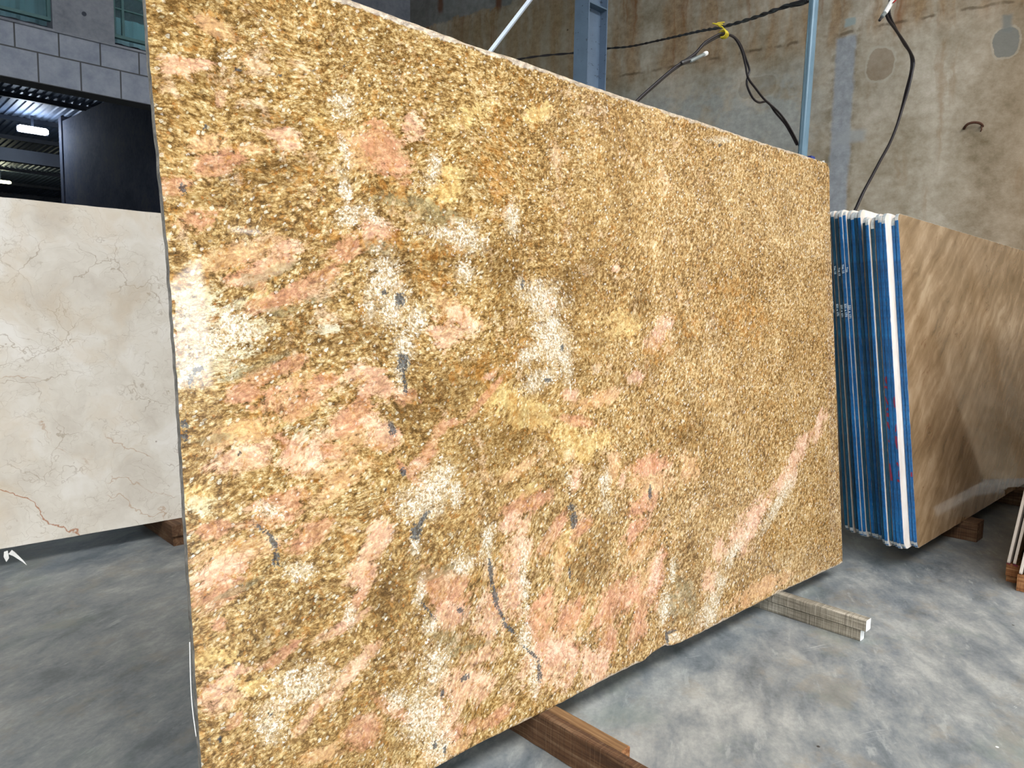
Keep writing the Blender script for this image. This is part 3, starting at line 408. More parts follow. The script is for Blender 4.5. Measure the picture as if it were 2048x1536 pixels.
# ------------------------------------------------------------------ main granite slab
KS = 1.043
def interp(tab, q, i, j):
    tab = sorted(tab, key=lambda p: p[i]); return np.interp(q, [p[i] for p in tab], [p[j] for p in tab])
def build_granite():
    NU, NV = 540, 340
    s = np.linspace(0, 1, NU); t_ = np.linspace(0, 1, NV)
    vL = .0476+t_*(1.9293-.0476); vR = .019+t_*(1.9468-.019)
    uL = interp(LEFT, vL, 1, 0); uR = interp(RIGHT, vR, 1, 0)
    ub = uL[0]+s*(uR[0]-uL[0]); ut = uL[-1]+s*(uR[-1]-uL[-1])
    rs = np.random.RandomState(3)
    def rough(n, a): 
        x = rs.randn(n); k = np.hanning(9); return a*np.convolve(x, k/k.sum(), 'same')
    vb = interp(BOT, ub, 0, 1)+rough(NU, .0012); vt = interp(TOP, ut, 0, 1)+rough(NU, .0013)
    uLr = uL+rough(NV, .0011); uRr = uR+rough(NV, .0012)
    S, T = np.meshgrid(s, t_)
    U = uLr[:, None]*(1-S)+uRr[:, None]*S
    V = vb[None, :]*(1-T)+vt[None, :]*T
    lin_ = (vb[0]*(1-T)+vt[0]*T)
    U *= KS; V *= KS
    A = np.zeros((NV, NU, 4)); B = np.zeros((NV, NU, 4)); Cc = np.zeros((NV, NU, 4))
    slot = dict(P=(A,0), Q=(A,1), T=(A,2), W=(A,3), K=(B,0), G=(B,1), Y=(B,2), L=(B,3), O=(Cc,0), D=(Cc,1))
    for k, lst in PATCH.items():
        arr, ch = slot[k]
        for cx, cy, ax, ay, bx, by in lst:
            cx, cy, ax, ay, bx, by = [v*KS for v in (cx, cy, ax, ay, bx, by)]
            det = ax*by-ay*bx
            if abs(det) < 1e-7: continue
            dx = U-cx; dy = V-cy
            p = (dx*by-dy*bx)/det; q = (-dx*ay+dy*ax)/det
            r = np.sqrt(p*p+q*q); arr[..., ch] = np.maximum(arr[..., ch], np.clip(1.35-r, 0, 1))
    dt = (1-T)*(vt[None, :]-vb[None, :])*KS; db = T*(vt[None, :]-vb[None, :])*KS; dr = (1-S)*3.1*KS
    Cc[..., 2] = np.maximum.reduce([np.clip(1-dt/.034, 0, 1)*(1-.45*S), np.clip(1-db/.02, 0, 1)*.8*(S**.5), np.clip(1-dr/.02, 0, 1)*.6])
    nf = NU*NV
    co_ = np.zeros((nf, 3)); co_[:, 0] = U.ravel(); co_[:, 2] = V.ravel()
    # small arris: pull the outermost loop back from the face
    idx = np.arange(nf).reshape(NV, NU)
    border = np.concatenate([idx[0, :], idx[1:, -1], idx[-1, -2::-1], idx[-2:0:-1, 0]])
    nb = len(border)
    th = .021
    co_[border, 1] = .0022
    back = co_[border].copy(); back[:, 1] = th
    co_all = np.vstack([co_, back])
    a = idx[:-1, :-1].ravel(); b = idx[:-1, 1:].ravel(); c = idx[1:, 1:].ravel(); d = idx[1:, :-1].ravel()
    quads = np.stack([a, b, c, d], 1)
    bi = np.arange(nb); side = np.stack([border[bi], nf+bi, nf+(bi+1) % nb, border[(bi+1) % nb]], 1)
    faces = quads.tolist()+side.tolist()+[list(range(nf+nb-1, nf-1, -1))]
    me = bpy.data.meshes.new('granite_slab')
    me.from_pydata(co_all.tolist(), [], faces)
    mi = np.zeros(len(faces), dtype=np.int32); mi[len(quads):] = 1
    me.polygons.foreach_set('material_index', mi)
    for nm, arr in (('mineral_a', A), ('mineral_b', B), ('mineral_c', Cc)):
        at = me.attributes.new(nm, 'FLOAT_COLOR', 'POINT')
        full = np.zeros((len(co_all), 4), dtype=np.float32); full[:nf] = arr.reshape(-1, 4)
        at.data.foreach_set('color', full.ravel())
    me.update(); me.validate()
    o = link('granite_slab', me, [M['granite'], M['sawn']])
    o.location = (.5*KS, 1.3855*KS, 1.32-KS*1.20); o.rotation_euler = (-R(5.4), 0, 0)
    return o
gran = tag(build_granite(), 'huge polished golden granite slab with pink patches filling the foreground', 'stone slab')
# frayed strip of packing film hanging on its left edge
bm = bmesh.new()
add_tube(bm, catmull([(-.001, .014, .56), (-.0045, .012, .48), (-.0035, .014, .42), (.000, .012, .36)], 8), .0011, 6)
bm_obj('film_strand', bm, M['white'], gran, True)

# ------------------------------------------------------------------ timber bearers
def plank(name, x0, x1, y0, y1, z0, z1, mats, jag=.002, seg=24, parent=None, endmat=None, taper=0):
    bm = bmesh.new(); ys = [y0+(y1-y0)*i/seg for i in range(seg+1)]; rings = []
    for i, y in enumerate(ys):
        j = lambda: random.uniform(-jag, jag)
        yj = y+(j()*2 if i in (0, seg) else 0)
        c = .003
        rings.append([bm.verts.new(p) for p in ((x0+c+j(), yj, z0), (x1-c+j(), yj, z0), (x1+j()*.5, yj, z0+c), (x1+j()*.5, yj, z1-c+j()), (x1-c, yj+j(), z1+j()*.4), (x0+c, yj, z1+j()*.4), (x0+j()*.5, yj, z1-c+j()), (x0+j()*.5, yj, z0+c))])
    for a, b in zip(rings[:-1], rings[1:]):
        for k in range(8): bm.faces.new((a[k], b[k], b[(k+1) % 8], a[(k+1) % 8]))
    f = bm.faces.new(rings[0]); f2 = bm.faces.new(rings[-1][::-1])
    if endmat is not None: f.material_index = 1; f2.material_index = 1
    return bm_obj(name, bm, [mats]+([endmat] if endmat else []), parent)
tag(plank('timber_bearer', 1.520, 1.554, 1.075, 1.95, 0, .108, M['wood_dark'], .0025, endmat=M['wood_raw']), 'dark brown timber standing on edge under the granite slab at the bottom of the photo', 'timber', 'timber bearers under the granite slab')
tag(plank('timber_bearer', 1.556, 1.596, 1.168, 1.95, 0, .107, M['wood_mid'], .0015, endmat=M['wood_raw']), 'lighter brown timber laid tight behind the dark one under the granite slab', 'timber', 'timber bearers under the granite slab')
tag(plank('timber_bearer', 3.035, 3.074, 1.082, 1.95, 0, .048, M['wood_grey'], .001, endmat=M['wood_end']), 'grey sawn batten with white end, lower of the two under the granite slab', 'timber', 'timber bearers under the granite slab')
tag(plank('timber_bearer', 3.028, 3.076, 1.063, 1.95, .049, .097, M['wood_grey'], .001, endmat=M['wood_end']), 'grey sawn batten with white end, upper of the two under the granite slab', 'timber', 'timber bearers under the granite slab')

# ------------------------------------------------------------------ plain slab body
def slab_outline(L, H, r=.03, n=6):
    p = []
    for k in range(n+1): a = math.pi+k*math.pi/2/n; p.append((r+r*math.cos(a), r+r*math.sin(a)))
    p += [(L, 0), (L, H)]
    for k in range(n+1): a = math.pi/2+k*math.pi/2/n; p.append((r+r*math.cos(a), H-r+r*math.sin(a)))
    return p
def rough_outline(pts, amp, step, seed):
    rs = random.Random(seed); out = []
    n = len(pts)
    for i in range(n):
        a = Vector(pts[i]); b = Vector(pts[(i+1) % n]); d = (b-a).length; k = max(1, int(d/step)); nrm = Vector((-(b-a).y, (b-a).x)).normalized() if d > 0 else Vector((0, 0))
        for j in range(k):
            p = a+(b-a)*j/k
            if j: p = p+nrm*rs.uniform(-amp, amp)
            out.append((p.x, p.y))
    return out
def slab_body(name, L, H, th, mface, medge, r=.03, amp=.0012, seed=1, parent=None):
    pts = rough_outline(slab_outline(L, H, r), amp, .05, seed)
    bm = bmesh.new(); c = .0012
    rings = []
    cx, cz = L/2, H/2
    for y, ins in ((0, c), (c, 0), (th-c, 0), (th, c)):
        rings.append([bm.verts.new((x+(ins if x < cx else -ins), y, z+(ins if z < cz else -ins))) for x, z in pts])
    n = len(pts)
    for k, (a, b) in enumerate(zip(rings[:-1], rings[1:])):
        for i in range(n):
            f = bm.faces.new((a[i], a[(i+1) % n], b[(i+1) % n], b[i])); f.material_index = 1
    bm.faces.new(rings[0]); bm.faces.new(rings[-1][::-1])
    o = bm_obj(name, bm, [mface, medge], parent)
    return o

# cream marble slab on the left
ms = slab_body('marble_slab', 3.1, 1.735, .02, M['marble'], M['marble_edge'], .01, .0008, 11)
ms.location = (-.95, 4.232, .122); ms.rotation_euler = (-R(5.6), 0, 0)
tag(ms, 'cream marble slab with fine brown veins standing behind the left end of the granite', 'stone slab')
tag(plank('timber_bearer', 1.345, 1.46, 4.12, 4.75, 0, .058, M['wood_dark'], .001, endmat=M['wood_dark']), 'brown timber under the cream marble slab, lower of the two', 'timber', 'timber bearers under the marble slab')
tag(plank('timber_bearer', 1.335, 1.45, 4.10, 4.75, .060, .121, M['wood_dark'], .001, endmat=M['wood_dark']), 'brown timber under the cream marble slab, upper of the two', 'timber', 'timber bearers under the marble slab')
for k, x in enumerate((-.6,)):
    tag(plank('timber_bearer', x, x+.1, 4.12, 4.75, 0, .121, M['wood_dark'], .001), 'brown timber under the hidden far left of the marble slab', 'timber', 'timber bearers under the marble slab')
bm = bmesh.new()
add_prism(bm, [(.60, 4.20, .10), (.615, 4.20, .118), (.63, 4.21, .10), (.66, 4.19, .055), (.672, 4.185, .03), (.655, 4.19, .05), (.62, 4.2, .085)], (0, .002, .0))
add_prism(bm, [(.583, 4.20, .115), (.598, 4.20, .118), (.602, 4.2, .08), (.590, 4.2, .062), (.58, 4.2, .09)], (0, .002, 0))
tag(bm_obj('plastic_scrap', bm, M['white']), 'torn white plastic scrap poking out under the left marble slab', 'scrap')

# ------------------------------------------------------------------ stack of blue-edged slabs on the right
SX = [4.13, 4.135, 4.044, 4.044, 4.051, 4.056, 4.04, 4.056, 4.116, 4.125, 4.124, 4.136, 4.122, 4.111, 4.138, 4.143, 4.162]
SY = [1.220, 1.238, 1.256, 1.274, 1.292, 1.314, 1.333, 1.352, 1.392, 1.412, 1.430, 1.458, 1.476, 1.494, 1.523, 1.555, 1.590]
TY = [1.430, 1.448, 1.466, 1.483, 1.501, 1.525, 1.545, 1.566, 1.620, 1.640, 1.658, 1.682, 1.700, 1.718, 1.751, 1.775, 1.806]
TZ = [1.882, 1.868, 1.881, 1.868, 1.880, 1.868, 1.860, 1.870, 1.921, 1.908, 1.912, 1.926, 1.918, 1.928, 1.930, 1.929, 1.931]
DARK = {5, 7, 9, 11, 14, 15, 16}
LAB = ['beige striped slab, frontmost of the blue-edged stack with its whole face showing',
 'slab tight behind the frontmost of the blue-edged stack, a thin white line between them',
 'slab whose bright face shows as the widest pale strip near the front of the blue stack',
 'slab pressed behind the one with the widest pale strip in the blue stack',
 'blue-edged slab carrying the left column of dark red painted marks',
 'dark teal-edged slab just left of the red painted marks in the stack',
 'blue-edged slab with a narrow pink-white strip of face, middle of the stack',
 'slab behind the narrow pink-white strip, its blue edge flaked near the top',
 'first of the taller slabs, its top corner showing bare behind the shorter front half',
 'second of the taller slabs, dull blue edge in the dark middle of the stack',
 'third of the taller slabs, bright blue edge in the middle of the stack',
 'fourth of the taller slabs, thin pale line and dark gap beside its blue edge',
 'slab with the rightmost white chalk figures and a thick cream strip beside it',
 'slab with white chalk figures between two white strips in the stack',
 'dark blue-edged slab with faint chalk figures left of the brighter edges',
 'dark blue-edged slab with faint chalk figures, second from the granite slab',
 'rearmost blue-edged slab, half hidden by the golden granite slab']
def text_mesh(body, size):
    cu = bpy.data.curves.new('t', 'FONT'); cu.body = body; cu.size = size; cu.space_character = 1.15; cu.offset = size*.03
    ob = bpy.data.objects.new('t', cu); COL.objects.link(ob); bpy.context.view_layer.update()
    me = bpy.data.meshes.new_from_object(ob); bpy.data.objects.remove(ob); return me
def chalk_obj(parent, items, off):
    """items: (text, z_top, size) written down the narrow edge"""
    bm = bmesh.new()
    for body, zt, size, yb in items:
        me = text_mesh(body, size)
        b2 = bmesh.new(); b2.from_mesh(me)
        mtx = Matrix(((0, 0, -1, off), (0, -1, 0, yb), (-1, 0, 0, zt), (0, 0, 0, 1)))
        bmesh.ops.transform(b2, matrix=mtx, verts=b2.verts)
        tmp = bpy.data.meshes.new('x'); b2.to_mesh(tmp); b2.free(); bm.from_mesh(tmp)
    return bm_obj('chalk_figures', bm, M['chalk'], parent)
slabs = []
for i in range(17):
    lean = math.atan2(TY[i]-SY[i], TZ[i]-.12); H = math.hypot(TY[i]-SY[i], TZ[i]-.12); L = 3.0-(SX[i]-4.1)-.02*(i % 3)
    th = .0162
    root = empty('stone_slab', (SX[i], SY[i], .12), (-lean, 0, 0))
    r = .035+.012*((i*7) % 3)
    fm = M['beige'] if i == 0 else M['pale']
    slab_body('slab_body', L, H, th, fm, M['stone_edge'], r, .0012, 20+i, root)
    # blue paint wrapped over the near vertical edge
    bm = bmesh.new(); pr = []
    ztop = H-r-random.uniform(-.012, .012); rs = random.Random(i*5+1); nz = 60
    for k in range(nz+1):
        z = .012+(ztop-.012)*k/nz
        xo = 0 if z > r else r-math.sqrt(max(0, r*r-(r-z)**2))
        a = -.0006+rs.uniform(-.0006, .0003); b = th+.0002+rs.uniform(-.0003, .0004)
        pr.append([bm.verts.new(p) for p in ((xo+.0005+rs.uniform(0, .0018), a, z), (xo-.0016, .0012, z), (xo-.0020+rs.uniform(-.0004, .0004), th*.5, z), (xo-.0016, th-.0012, z), (xo+.0012, b, z))])
    for a, b in zip(pr[:-1], pr[1:]):
        for q in range(4): bm.faces.new((a[q], b[q], b[q+1], a[q+1]))
        bm.faces.new((a[4], b[4], b[0], a[0]))
    bm.faces.new(pr[0]); bm.faces.new(pr[-1][::-1])
    bm_obj('painted_edge', bm, M['blue_dark'] if i in DARK else M['blue'], root)
    tag(root, LAB[i], 'stone slab', 'slabs with blue painted edges leaning in the stack')
    slabs.append(root)
chalk_obj(slabs[12], [('231 x 171', 1.290, .0160, .0135), ('Ynu', 1.50, .015, .0135)], -.0035)
chalk_obj(slabs[13], [('231 x 171', 1.298, .0160, .0135), ('Ynu 12', 1.515, .015, .0135)], -.0035)
chalk_obj(slabs[14], [('231 x 171', 1.292, .0150, .0135), ('Ynu 12', 1.50, .014, .0135)], -.0035)
chalk_obj(slabs[15], [('231 x 171', 1.297, .0150, .0135), ('Ynu 12', 1.51, .014, .0135)], -.0035)
chalk_obj(slabs[16], [('231 x 171', 1.31, .0140, .013), ('Ynu 12', 1.49, .013, .013)], -.0035)
def marks(parent, polys, off=-.0036):
    bm = bmesh.new()
    for p in polys:
        add_prism(bm, [(off, y, z-.12) for y, z in p], (.0012, 0, 0))
    return bm_obj('red_marks', bm, M['redp'], parent)
w_ = .0155
marks(slabs[4], [[(.001, 1.035), (.008, 1.03), (.011, 1.015), (.008, 1.0), (.001, .992)], [(.001, .982), (w_, .982), (w_, .972), (.006, .97), (.001, .962)],
    [(w_, .93), (.012, .925), (.001, .893), (.001, .882), (.006, .884), (w_, .915)], [(.003, .866), (.009, .868), (.012, .86), (.012, .846), (.008, .855), (.003, .852)], [(.001, .838), (.012, .842), (.013, .822), (.002, .817)],
    [(.013, .795), (.013, .775), (.002, .75), (.001, .762), (.006, .79)], [(.010, .70), (.012, .69), (.006, .682), (.005, .69)], [(.014, .572), (.009, .574), (.005, .53), (.002, .505), (.001, .482), (.012, .482)]])
marks(slabs[2], [[(.001, .932), (.006, .925), (.009, .90), (.006, .876), (.001, .868)], [(.001, .79), (.004, .78), (.009, .75), (.006, .742), (.001, .752)], [(.001, .722), (.010, .724), (.011, .69), (.004, .652), (.001, .655)],
    [(.001, .578), (.006, .588), (.011, .582), (.011, .576), (.001, .562)], [(.001, .545), (.005, .54), (.005, .515), (.001, .505)], [(.001, .494), (.012, .497), (.012, .484), (.001, .48)]])
marks(slabs[0], [[(.001, .528), (.009, .528), (.010, .506), (.001, .502)]])
# broken corner pieces visible between slabs 6 and 8
bm = bmesh.new(); add_prism(bm, [(0, 0, 0), (.11, 0, -.012), (.30, 0, -.03), (.22, 0, -.075), (.12, 0, -.10), (.05, 0, -.075), (.0, 0, -.06)], (0, .012, 0))
tag(plank('timber_bearer', 4.96, 5.10, 1.15, 1.75, 0, .117, M['wood_dark'], .001), 'brown timber block under the blue-edged stack', 'timber', 'timber bearers under the blue-edged stack')
tag(plank('timber_bearer', 6.2, 6.34, 1.15, 1.75, 0, .117, M['wood_dark'], .001), 'timber under the hidden far end of the blue-edged stack', 'timber', 'timber bearers under the blue-edged stack')
bm.free()

# ------------------------------------------------------------------ cream slabs at the right border, leaning the other way
def lean_back(i, x, y, lab, L=2.55, H=1.9, m='pale', z=.102):
    root = empty('stone_slab', (x, y, z), (R(6.8), 0, 0))
    slab_body('slab_body', L, H, .013, M[m], M['pale'], .012, .0006, 50+i, root)
    tag(root, lab, 'stone slab', 'cream slabs leaning at the right border')
lean_back(0, 4.30, .843, 'cream-edged slab at the right border of the photo, leftmost of its bundle')
lean_back(1, 4.305, .818, 'cream-edged slab at the right border, second from the left of its bundle', m='beige')
lean_back(2, 4.21, .772, 'cream-edged slab at the very right border, set lower and nearer', z=.086)
lean_back(3, 4.215, .748, 'slab hidden behind the cream-edged ones at the right border', m='beige', z=.086)
o = plank('timber_block', 4.315, 5.6, .806, .862, .035, .100, M['wood_raw'], .002); tag(o, 'brown wooden block with red paint under the leftmost cream-edged slabs', 'timber', 'blocks under the cream slabs')
o2 = plank('timber_block', 4.33, 5.6, .800, .856, 0, .034, M['wood_raw'], .002); tag(o2, 'lower brown wooden piece on the floor under the red-painted block', 'timber', 'blocks under the cream slabs')
o3 = plank('timber_block', 4.215, 5.6, .735, .790, 0, .084, M['wood_raw'], .002); tag(o3, 'small brown wooden block under the cream slab at the very right border', 'timber', 'blocks under the cream slabs')
bm = bmesh.new(); add_prism(bm, [(4.312, .808, .092), (4.312, .83, .096), (4.312, .832, .101), (4.312, .812, .102)], (-.002, 0, 0)); add_prism(bm, [(4.312, .84, .096), (4.312, .858, .098), (4.312, .857, .102), (4.312, .842, .102)], (-.002, 0, 0))
bm_obj('red_marks', bm, M['redp'], o)

# ------------------------------------------------------------------ steelwork
PX = lambda z: 3.555+(z-2.145)*.0420
bm = bmesh.new(); add_tube(bm, [(PX(0), 1.690, 0), (PX(1), 1.690, 1), (PX(3), 1.690, 3), (PX(5), 1.69, 5), (PX(6.8), 1.690, 6.8)], .0225, 24)
pipe = bm_obj('steel_pipe', bm, M['pipe'], None, True); tag(pipe, 'round grey-blue steel pipe the granite slab leans against near its right end', 'pipe')
bm = bmesh.new(); zt = 2.885; c = Vector((PX(zt), 1.69, zt))
add_tube(bm, [c+Vector((.0225*1.25*math.cos(a), .0225*1.25*math.sin(a), .008*math.sin(2*a))) for a in [k*math.pi/10 for k in range(21)]], .004, 6)
tag(bm_obj('cable_tie', bm, M['green'], None, True), 'green tie holding the black cable to the steel pipe', 'tie')
bm = bmesh.new(); add_box(bm, 3.597, 3.640, 1.665, 1.70, 2.092, 2.125); tag(bm_obj('rubber_pad', bm, M['bluefoam']), 'dark blue pad on the granite top edge right of the pipe foot', 'pad')
bm = bmesh.new(); add_prism(bm, [(3.64, 1.66, 2.110), (3.70, 1.66, 2.112), (3.735, 1.66, 2.106), (3.738, 1.66, 2.122), (3.742, 1.66, 2.100), (3.64, 1.66, 2.098)], (0, .012, 0))
tag(bm_obj('plastic_scrap', bm, M['white']), 'pale plastic scrap lying on the granite top edge near its right corner', 'scrap')
# I-column
X0, Y0 = 5.0, 4.376
bm = bmesh.new(); fw = .165; dpt = .26; tf = .012; tw_ = .009
prof = [(0, 0), (tf, 0), (tf, fw/2-tw_/2), (dpt-tf, fw/2-tw_/2), (dpt-tf, 0), (dpt, 0), (dpt, fw), (dpt-tf, fw), (dpt-tf, fw/2+tw_/2), (tf, fw/2+tw_/2), (tf, fw), (0, fw)]
add_prism(bm, [(X0+a, Y0+b, 0) for a, b in prof], (0, 0, 6.8))
colm = bm_obj('steel_column', bm, M['steel']); tag(colm, 'blue-grey steel I-section column rising behind the granite slab', 'column')
zs = 4.07-.02
for z in (zs, zs-2.6):
    bm = bmesh.new(); add_box(bm, X0+tf, X0+dpt-tf, Y0+.001, Y0+fw/2-tw_/2, z-.012, z); bm_obj('stiffener_plate', bm, M['steel2'], colm)
# slanted brace
BR_B = (2.152, 2.2, 2.587)
a = Vector((1.9473, 2.2, 2.3399)); b = Vector(BR_B); d = (b-a).normalized(); p0 = a-d*1.1; p1 = a+d*((6.8-a.z)/d.z); bm = bmesh.new()
add_tube(bm, [p0, a, b, p1], .0095, 4)
tag(bm_obj('brace_rod', bm, M['rod']), 'bright slanting steel brace rod above the granite top edge, left of the column', 'rod')

# ------------------------------------------------------------------ cables
def cable(name, paths, r, lab, smooth=6, extra=None):
    bm = bmesh.new()
    for pts, tw in paths:
        cm = catmull(pts, smooth)
        if tw:
            for ph in (0, math.pi): add_tube(bm, twist(cm, r*.95, tw, ph), r, 7)
        else: add_tube(bm, cm, r, 7)
    o = bm_obj(name, bm, M['black'], None, True); return tag(o, lab, 'cable')
C1 = [(3.608, 1.728, 2.878), (3.65, 1.80, 2.896), (3.70, 1.88, 2.925), (3.793, 2.0, 2.963), (4.068, 2.3, 3.075), (4.415, 2.7, 3.228), (4.78, 3.1, 3.404), (5.332, 3.8, 3.668), (5.88, 4.6, 3.942), (6.013, 5.0, 4.053), (5.833, 5.3, 4.035), (5.614, 5.5, 4.003), (5.322, 5.6, 3.914), (4.831, 5.7, 3.717), (4.5, 5.9, 3.6), (4.3, 6.4, 3.9)]
c1 = cable('power_cable', [(C1, 3.2)], .0062, 'long twisted black cable strung from the pipe past the back of the column', 10)
C2 = [(2.95, 2.35, 2.20), (3.001, 2.35, 2.339), (3.08, 2.35, 2.416), (3.224, 2.35, 2.527), (3.375, 2.35, 2.638), (3.457, 2.35, 2.691), (3.583, 2.35, 2.77), (3.678, 2.35, 2.853), (3.804, 2.35, 2.927), (3.846, 2.35, 2.946), (3.911, 2.35, 2.958), (3.995, 2.35, 2.958), (4.075, 2.35, 2.912), (4.129, 2.35, 2.839), (4.166, 2.35, 2.774), (4.256, 2.35, 2.735), (4.387, 2.35, 2.688), (4.557, 2.35, 2.654), (4.702, 2.35, 2.6), (4.859, 2.35, 2.507), (4.942, 2.35, 2.438), (5.033, 2.35, 2.334), (5.1, 2.35, 2.2), (5.05, 2.36, 1.2), (5.0, 2.38, .012)]
C2B = [(3.85, 2.37, 2.950), (3.879, 2.37, 2.957), (4.0, 2.37, 2.978), (4.089, 2.37, 2.956), (4.167, 2.37, 2.888), (4.215, 2.37, 2.834), (4.2, 2.37, 2.796), (4.194, 2.37, 2.741), (4.267, 2.37, 2.682), (4.35, 2.37, 2.669), (4.458, 2.37, 2.694), (4.56, 2.365, 2.648), (4.71, 2.36, 2.59), (4.87, 2.36, 2.495)]
c2 = cable('power_cable', [(C2, 0), ([(x, y+.012, z-.014) for x, y, z in C2[:11]], 0), (C2B, 0)], .0068, 'looping black cable tied up by yellow string between the column and the pipe')
C3 = [(6.70, 2.4, 4.25), (6.627, 2.4, 4.126), (6.521, 2.4, 3.967), (6.438, 2.4, 3.873), (6.374, 2.4, 3.807), (6.426, 2.4, 3.76), (6.565, 2.4, 3.732), (6.709, 2.4, 3.702), (6.897, 2.4, 3.657), (7.059, 2.4, 3.593), (7.044, 2.4, 3.484), (6.977, 2.4, 3.321), (6.876, 2.4, 3.153), (6.776, 2.4, 2.987), (6.645, 2.4, 2.819), (6.472, 2.4, 2.656), (6.314, 2.4, 2.503), (6.161, 2.4, 2.355), (6.033, 2.4, 2.21), (5.884, 2.4, 2.04), (5.75, 2.4, 1.6), (5.7, 2.4, .8), (5.7, 2.4, .012)]
C3B = [(6.53, 2.43, 3.95), (6.517, 2.43, 3.912), (6.533, 2.43, 3.83), (6.669, 2.43, 3.768), (6.831, 2.43, 3.717), (6.921, 2.43, 3.691), (7.051, 2.43, 3.661), (7.110, 2.43, 3.60), (7.10, 2.43, 3.496), (7.02, 2.43, 3.328), (6.92, 2.42, 3.16), (6.80, 2.41, 2.985), (6.66, 2.41, 2.81), (6.485, 2.41, 2.645), (6.325, 2.41, 2.49), (6.17, 2.41, 2.345), (6.04, 2.41, 2.20), (5.89, 2.41, 2.03), (5.76, 2.41, 1.6), (5.71, 2.41, .8), (5.71, 2.41, .012)]
c3 = cable('power_cable', [(C3, 0), (C3B, 0)], .0115, 'black cable hanging in a bow down the stained wall behind the blue-edged stack')
# hook the third cable up to the wall top
bm = bmesh.new(); add_tube(bm, [(6.62, 2.40, 4.12), (6.75, 2.5, 4.6), (6.95, 2.6, 5.4), (7.05, 2.7, 6.8)], .010, 7); bm_obj('feed_cable', bm, M['black'], c3, True)
# connectors as parts
def conn(parent, a, b, r, mat, name='connector', n=8):
    a = Vector(a); b = Vector(b); bm = bmesh.new(); d = b-a
    add_tube(bm, [a, a+d*.06, a+d*.94, b], lambda i: r*(.75 if i in (0, 3) else 1), n); return bm_obj(name, bm, mat, parent)
k = conn(c2, (3.445, 2.345, 2.683), (3.60, 2.345, 2.752), .013, M['darkp']); k['label'] = 'dark cable joint'
k = conn(c2, (3.515, 2.332, 2.708), (3.645, 2.332, 2.776), .0095, M['grey']); k['label'] = 'grey cable joint sleeve'
k = conn(c2, (3.645, 2.332, 2.776), (3.672, 2.332, 2.790), .0125, M['white'], 'plug_cap'); k['label'] = 'white end cap'
k = conn(c1, (3.612, 1.737, 2.881), (3.69, 1.863, 2.919), .013, M['darkp']); k['label'] = 'dark cable joint'
k = conn(c3, (6.56, 2.38, 4.02), (6.30, 2.38, 3.765), .020, M['white'], 'connector_sleeve'); k['label'] = 'whitish taped joint'
k = conn(c3, (6.30, 2.38, 3.765), (6.245, 2.38, 3.72), .016, M['grey'], 'connector_end')
k = conn(c3, (6.235, 2.38, 3.712), (6.20, 2.38, 3.68), .011, M['darkp'], 'bulb_tip')
bm = bmesh.new(); add_tube(bm, catmull([(6.56, 2.36, 4.05), (6.47, 2.35, 3.93), (6.38, 2.35, 3.86)], 5), .006, 6); bm_obj('red_wire', bm, M['red'], c3, True)
# yellow string
bm = bmesh.new()
c = Vector((3.865, 2.35, 2.950))
for q, off in enumerate((-.014, 0, .014)):
    add_tube(bm, [c+Vector((off+.004*math.sin(a*2), .024*math.cos(a), .020*math.sin(a)-.003)) for a in [j*math.pi/6 for j in range(13)]], .004, 5)
add_tube(bm, catmull([(3.87, 2.34, 2.968), (3.885, 2.36, 2.985), (3.905, 2.40, 3.02), (3.91, 2.45, 3.045), (4.05, 2.52, 3.10), (4.20, 2.562, 3.150)], 5), .0042, 5)
add_tube(bm, catmull([(3.872, 2.34, 2.962), (3.90, 2.37, 2.99), (3.915, 2.42, 3.03), (4.07, 2.52, 3.11), (4.22, 2.562, 3.168)], 5), .0035, 5)
ys = bm_obj('string_tie', bm, M['yellow'], None, True); tag(ys, 'yellow string knotted between the two black cables', 'string')
# rusty hook in the wall
ws = lambda s, z, n=.03: Vector((7.6-.194*s-.981*n, 1.5+.981*s-.194*n, z))
bm = bmesh.new(); add_tube(bm, catmull([ws(.594, 3.035, -.01), ws(.590, 3.037, .03), ws(.565, 3.058, .05), ws(.53, 3.066, .05), ws(.49, 3.060, .05), ws(.462, 3.045, .04), ws(.455, 3.035, -.01)], 5), .011, 8)
add_tube(bm, [ws(.462, 3.04, .03), ws(.46, 3.0, .035), ws(.468, 2.985, .03)], .006, 6)
tag(bm_obj('wall_hook', bm, M['rust'], None, True), 'rusty bent bar hook sticking out of the stained wall above the right stack', 'hook')

# ------------------------------------------------------------------ room shell
def box_obj(name, b, mat, kind='structure', parent=None, loc=None):
    bm = bmesh.new(); add_box(bm, *b); o = bm_obj(name, bm, mat, parent, False, loc)
    if kind and parent is None: o['kind'] = kind
    return o
bm = bmesh.new(); add_box(bm, -14, 14, -22, 30, -.3, 0); fl = bm_obj('floor', bm, M['floor']); fl['kind'] = 'structure'
wr = box_obj('wall_right', (-10.6, 7.75, -.25, 0, 0, 6.8), M['wall']); wr.location = (7.6, 1.5, 0); wr.rotation_euler = (0, 0, math.atan2(.981, -.194))
# back wall: block band, pillar, window bays
box_obj('wall_back', (-9, 6.5, 8.7, 8.95, 3.52, 4.045), M['blocks'])
box_obj('trim_1', (-9, 6.5, 8.675, 8.95, 4.045, 4.068), M['conc'])
for n_, (xa, xb) in enumerate(((1.83, 2.395), (4.6, 6.5), (-1.6, -1.0), (-9, -4.0))):
    box_obj('wall_back_pillar', (xa, xb, 8.70, 8.95, 4.068, 6.8), M['conc'])
box_obj('wall_back_top', (-9, 6.5, 8.705, 8.95, 5.7, 6.8), M['conc'])
for xa, xb in ((4.25, 6.5), (-9, -5)):
    box_obj('wall_back_lower', (xa, xb, 8.7, 8.95, 0, 3.52), M['conc'])
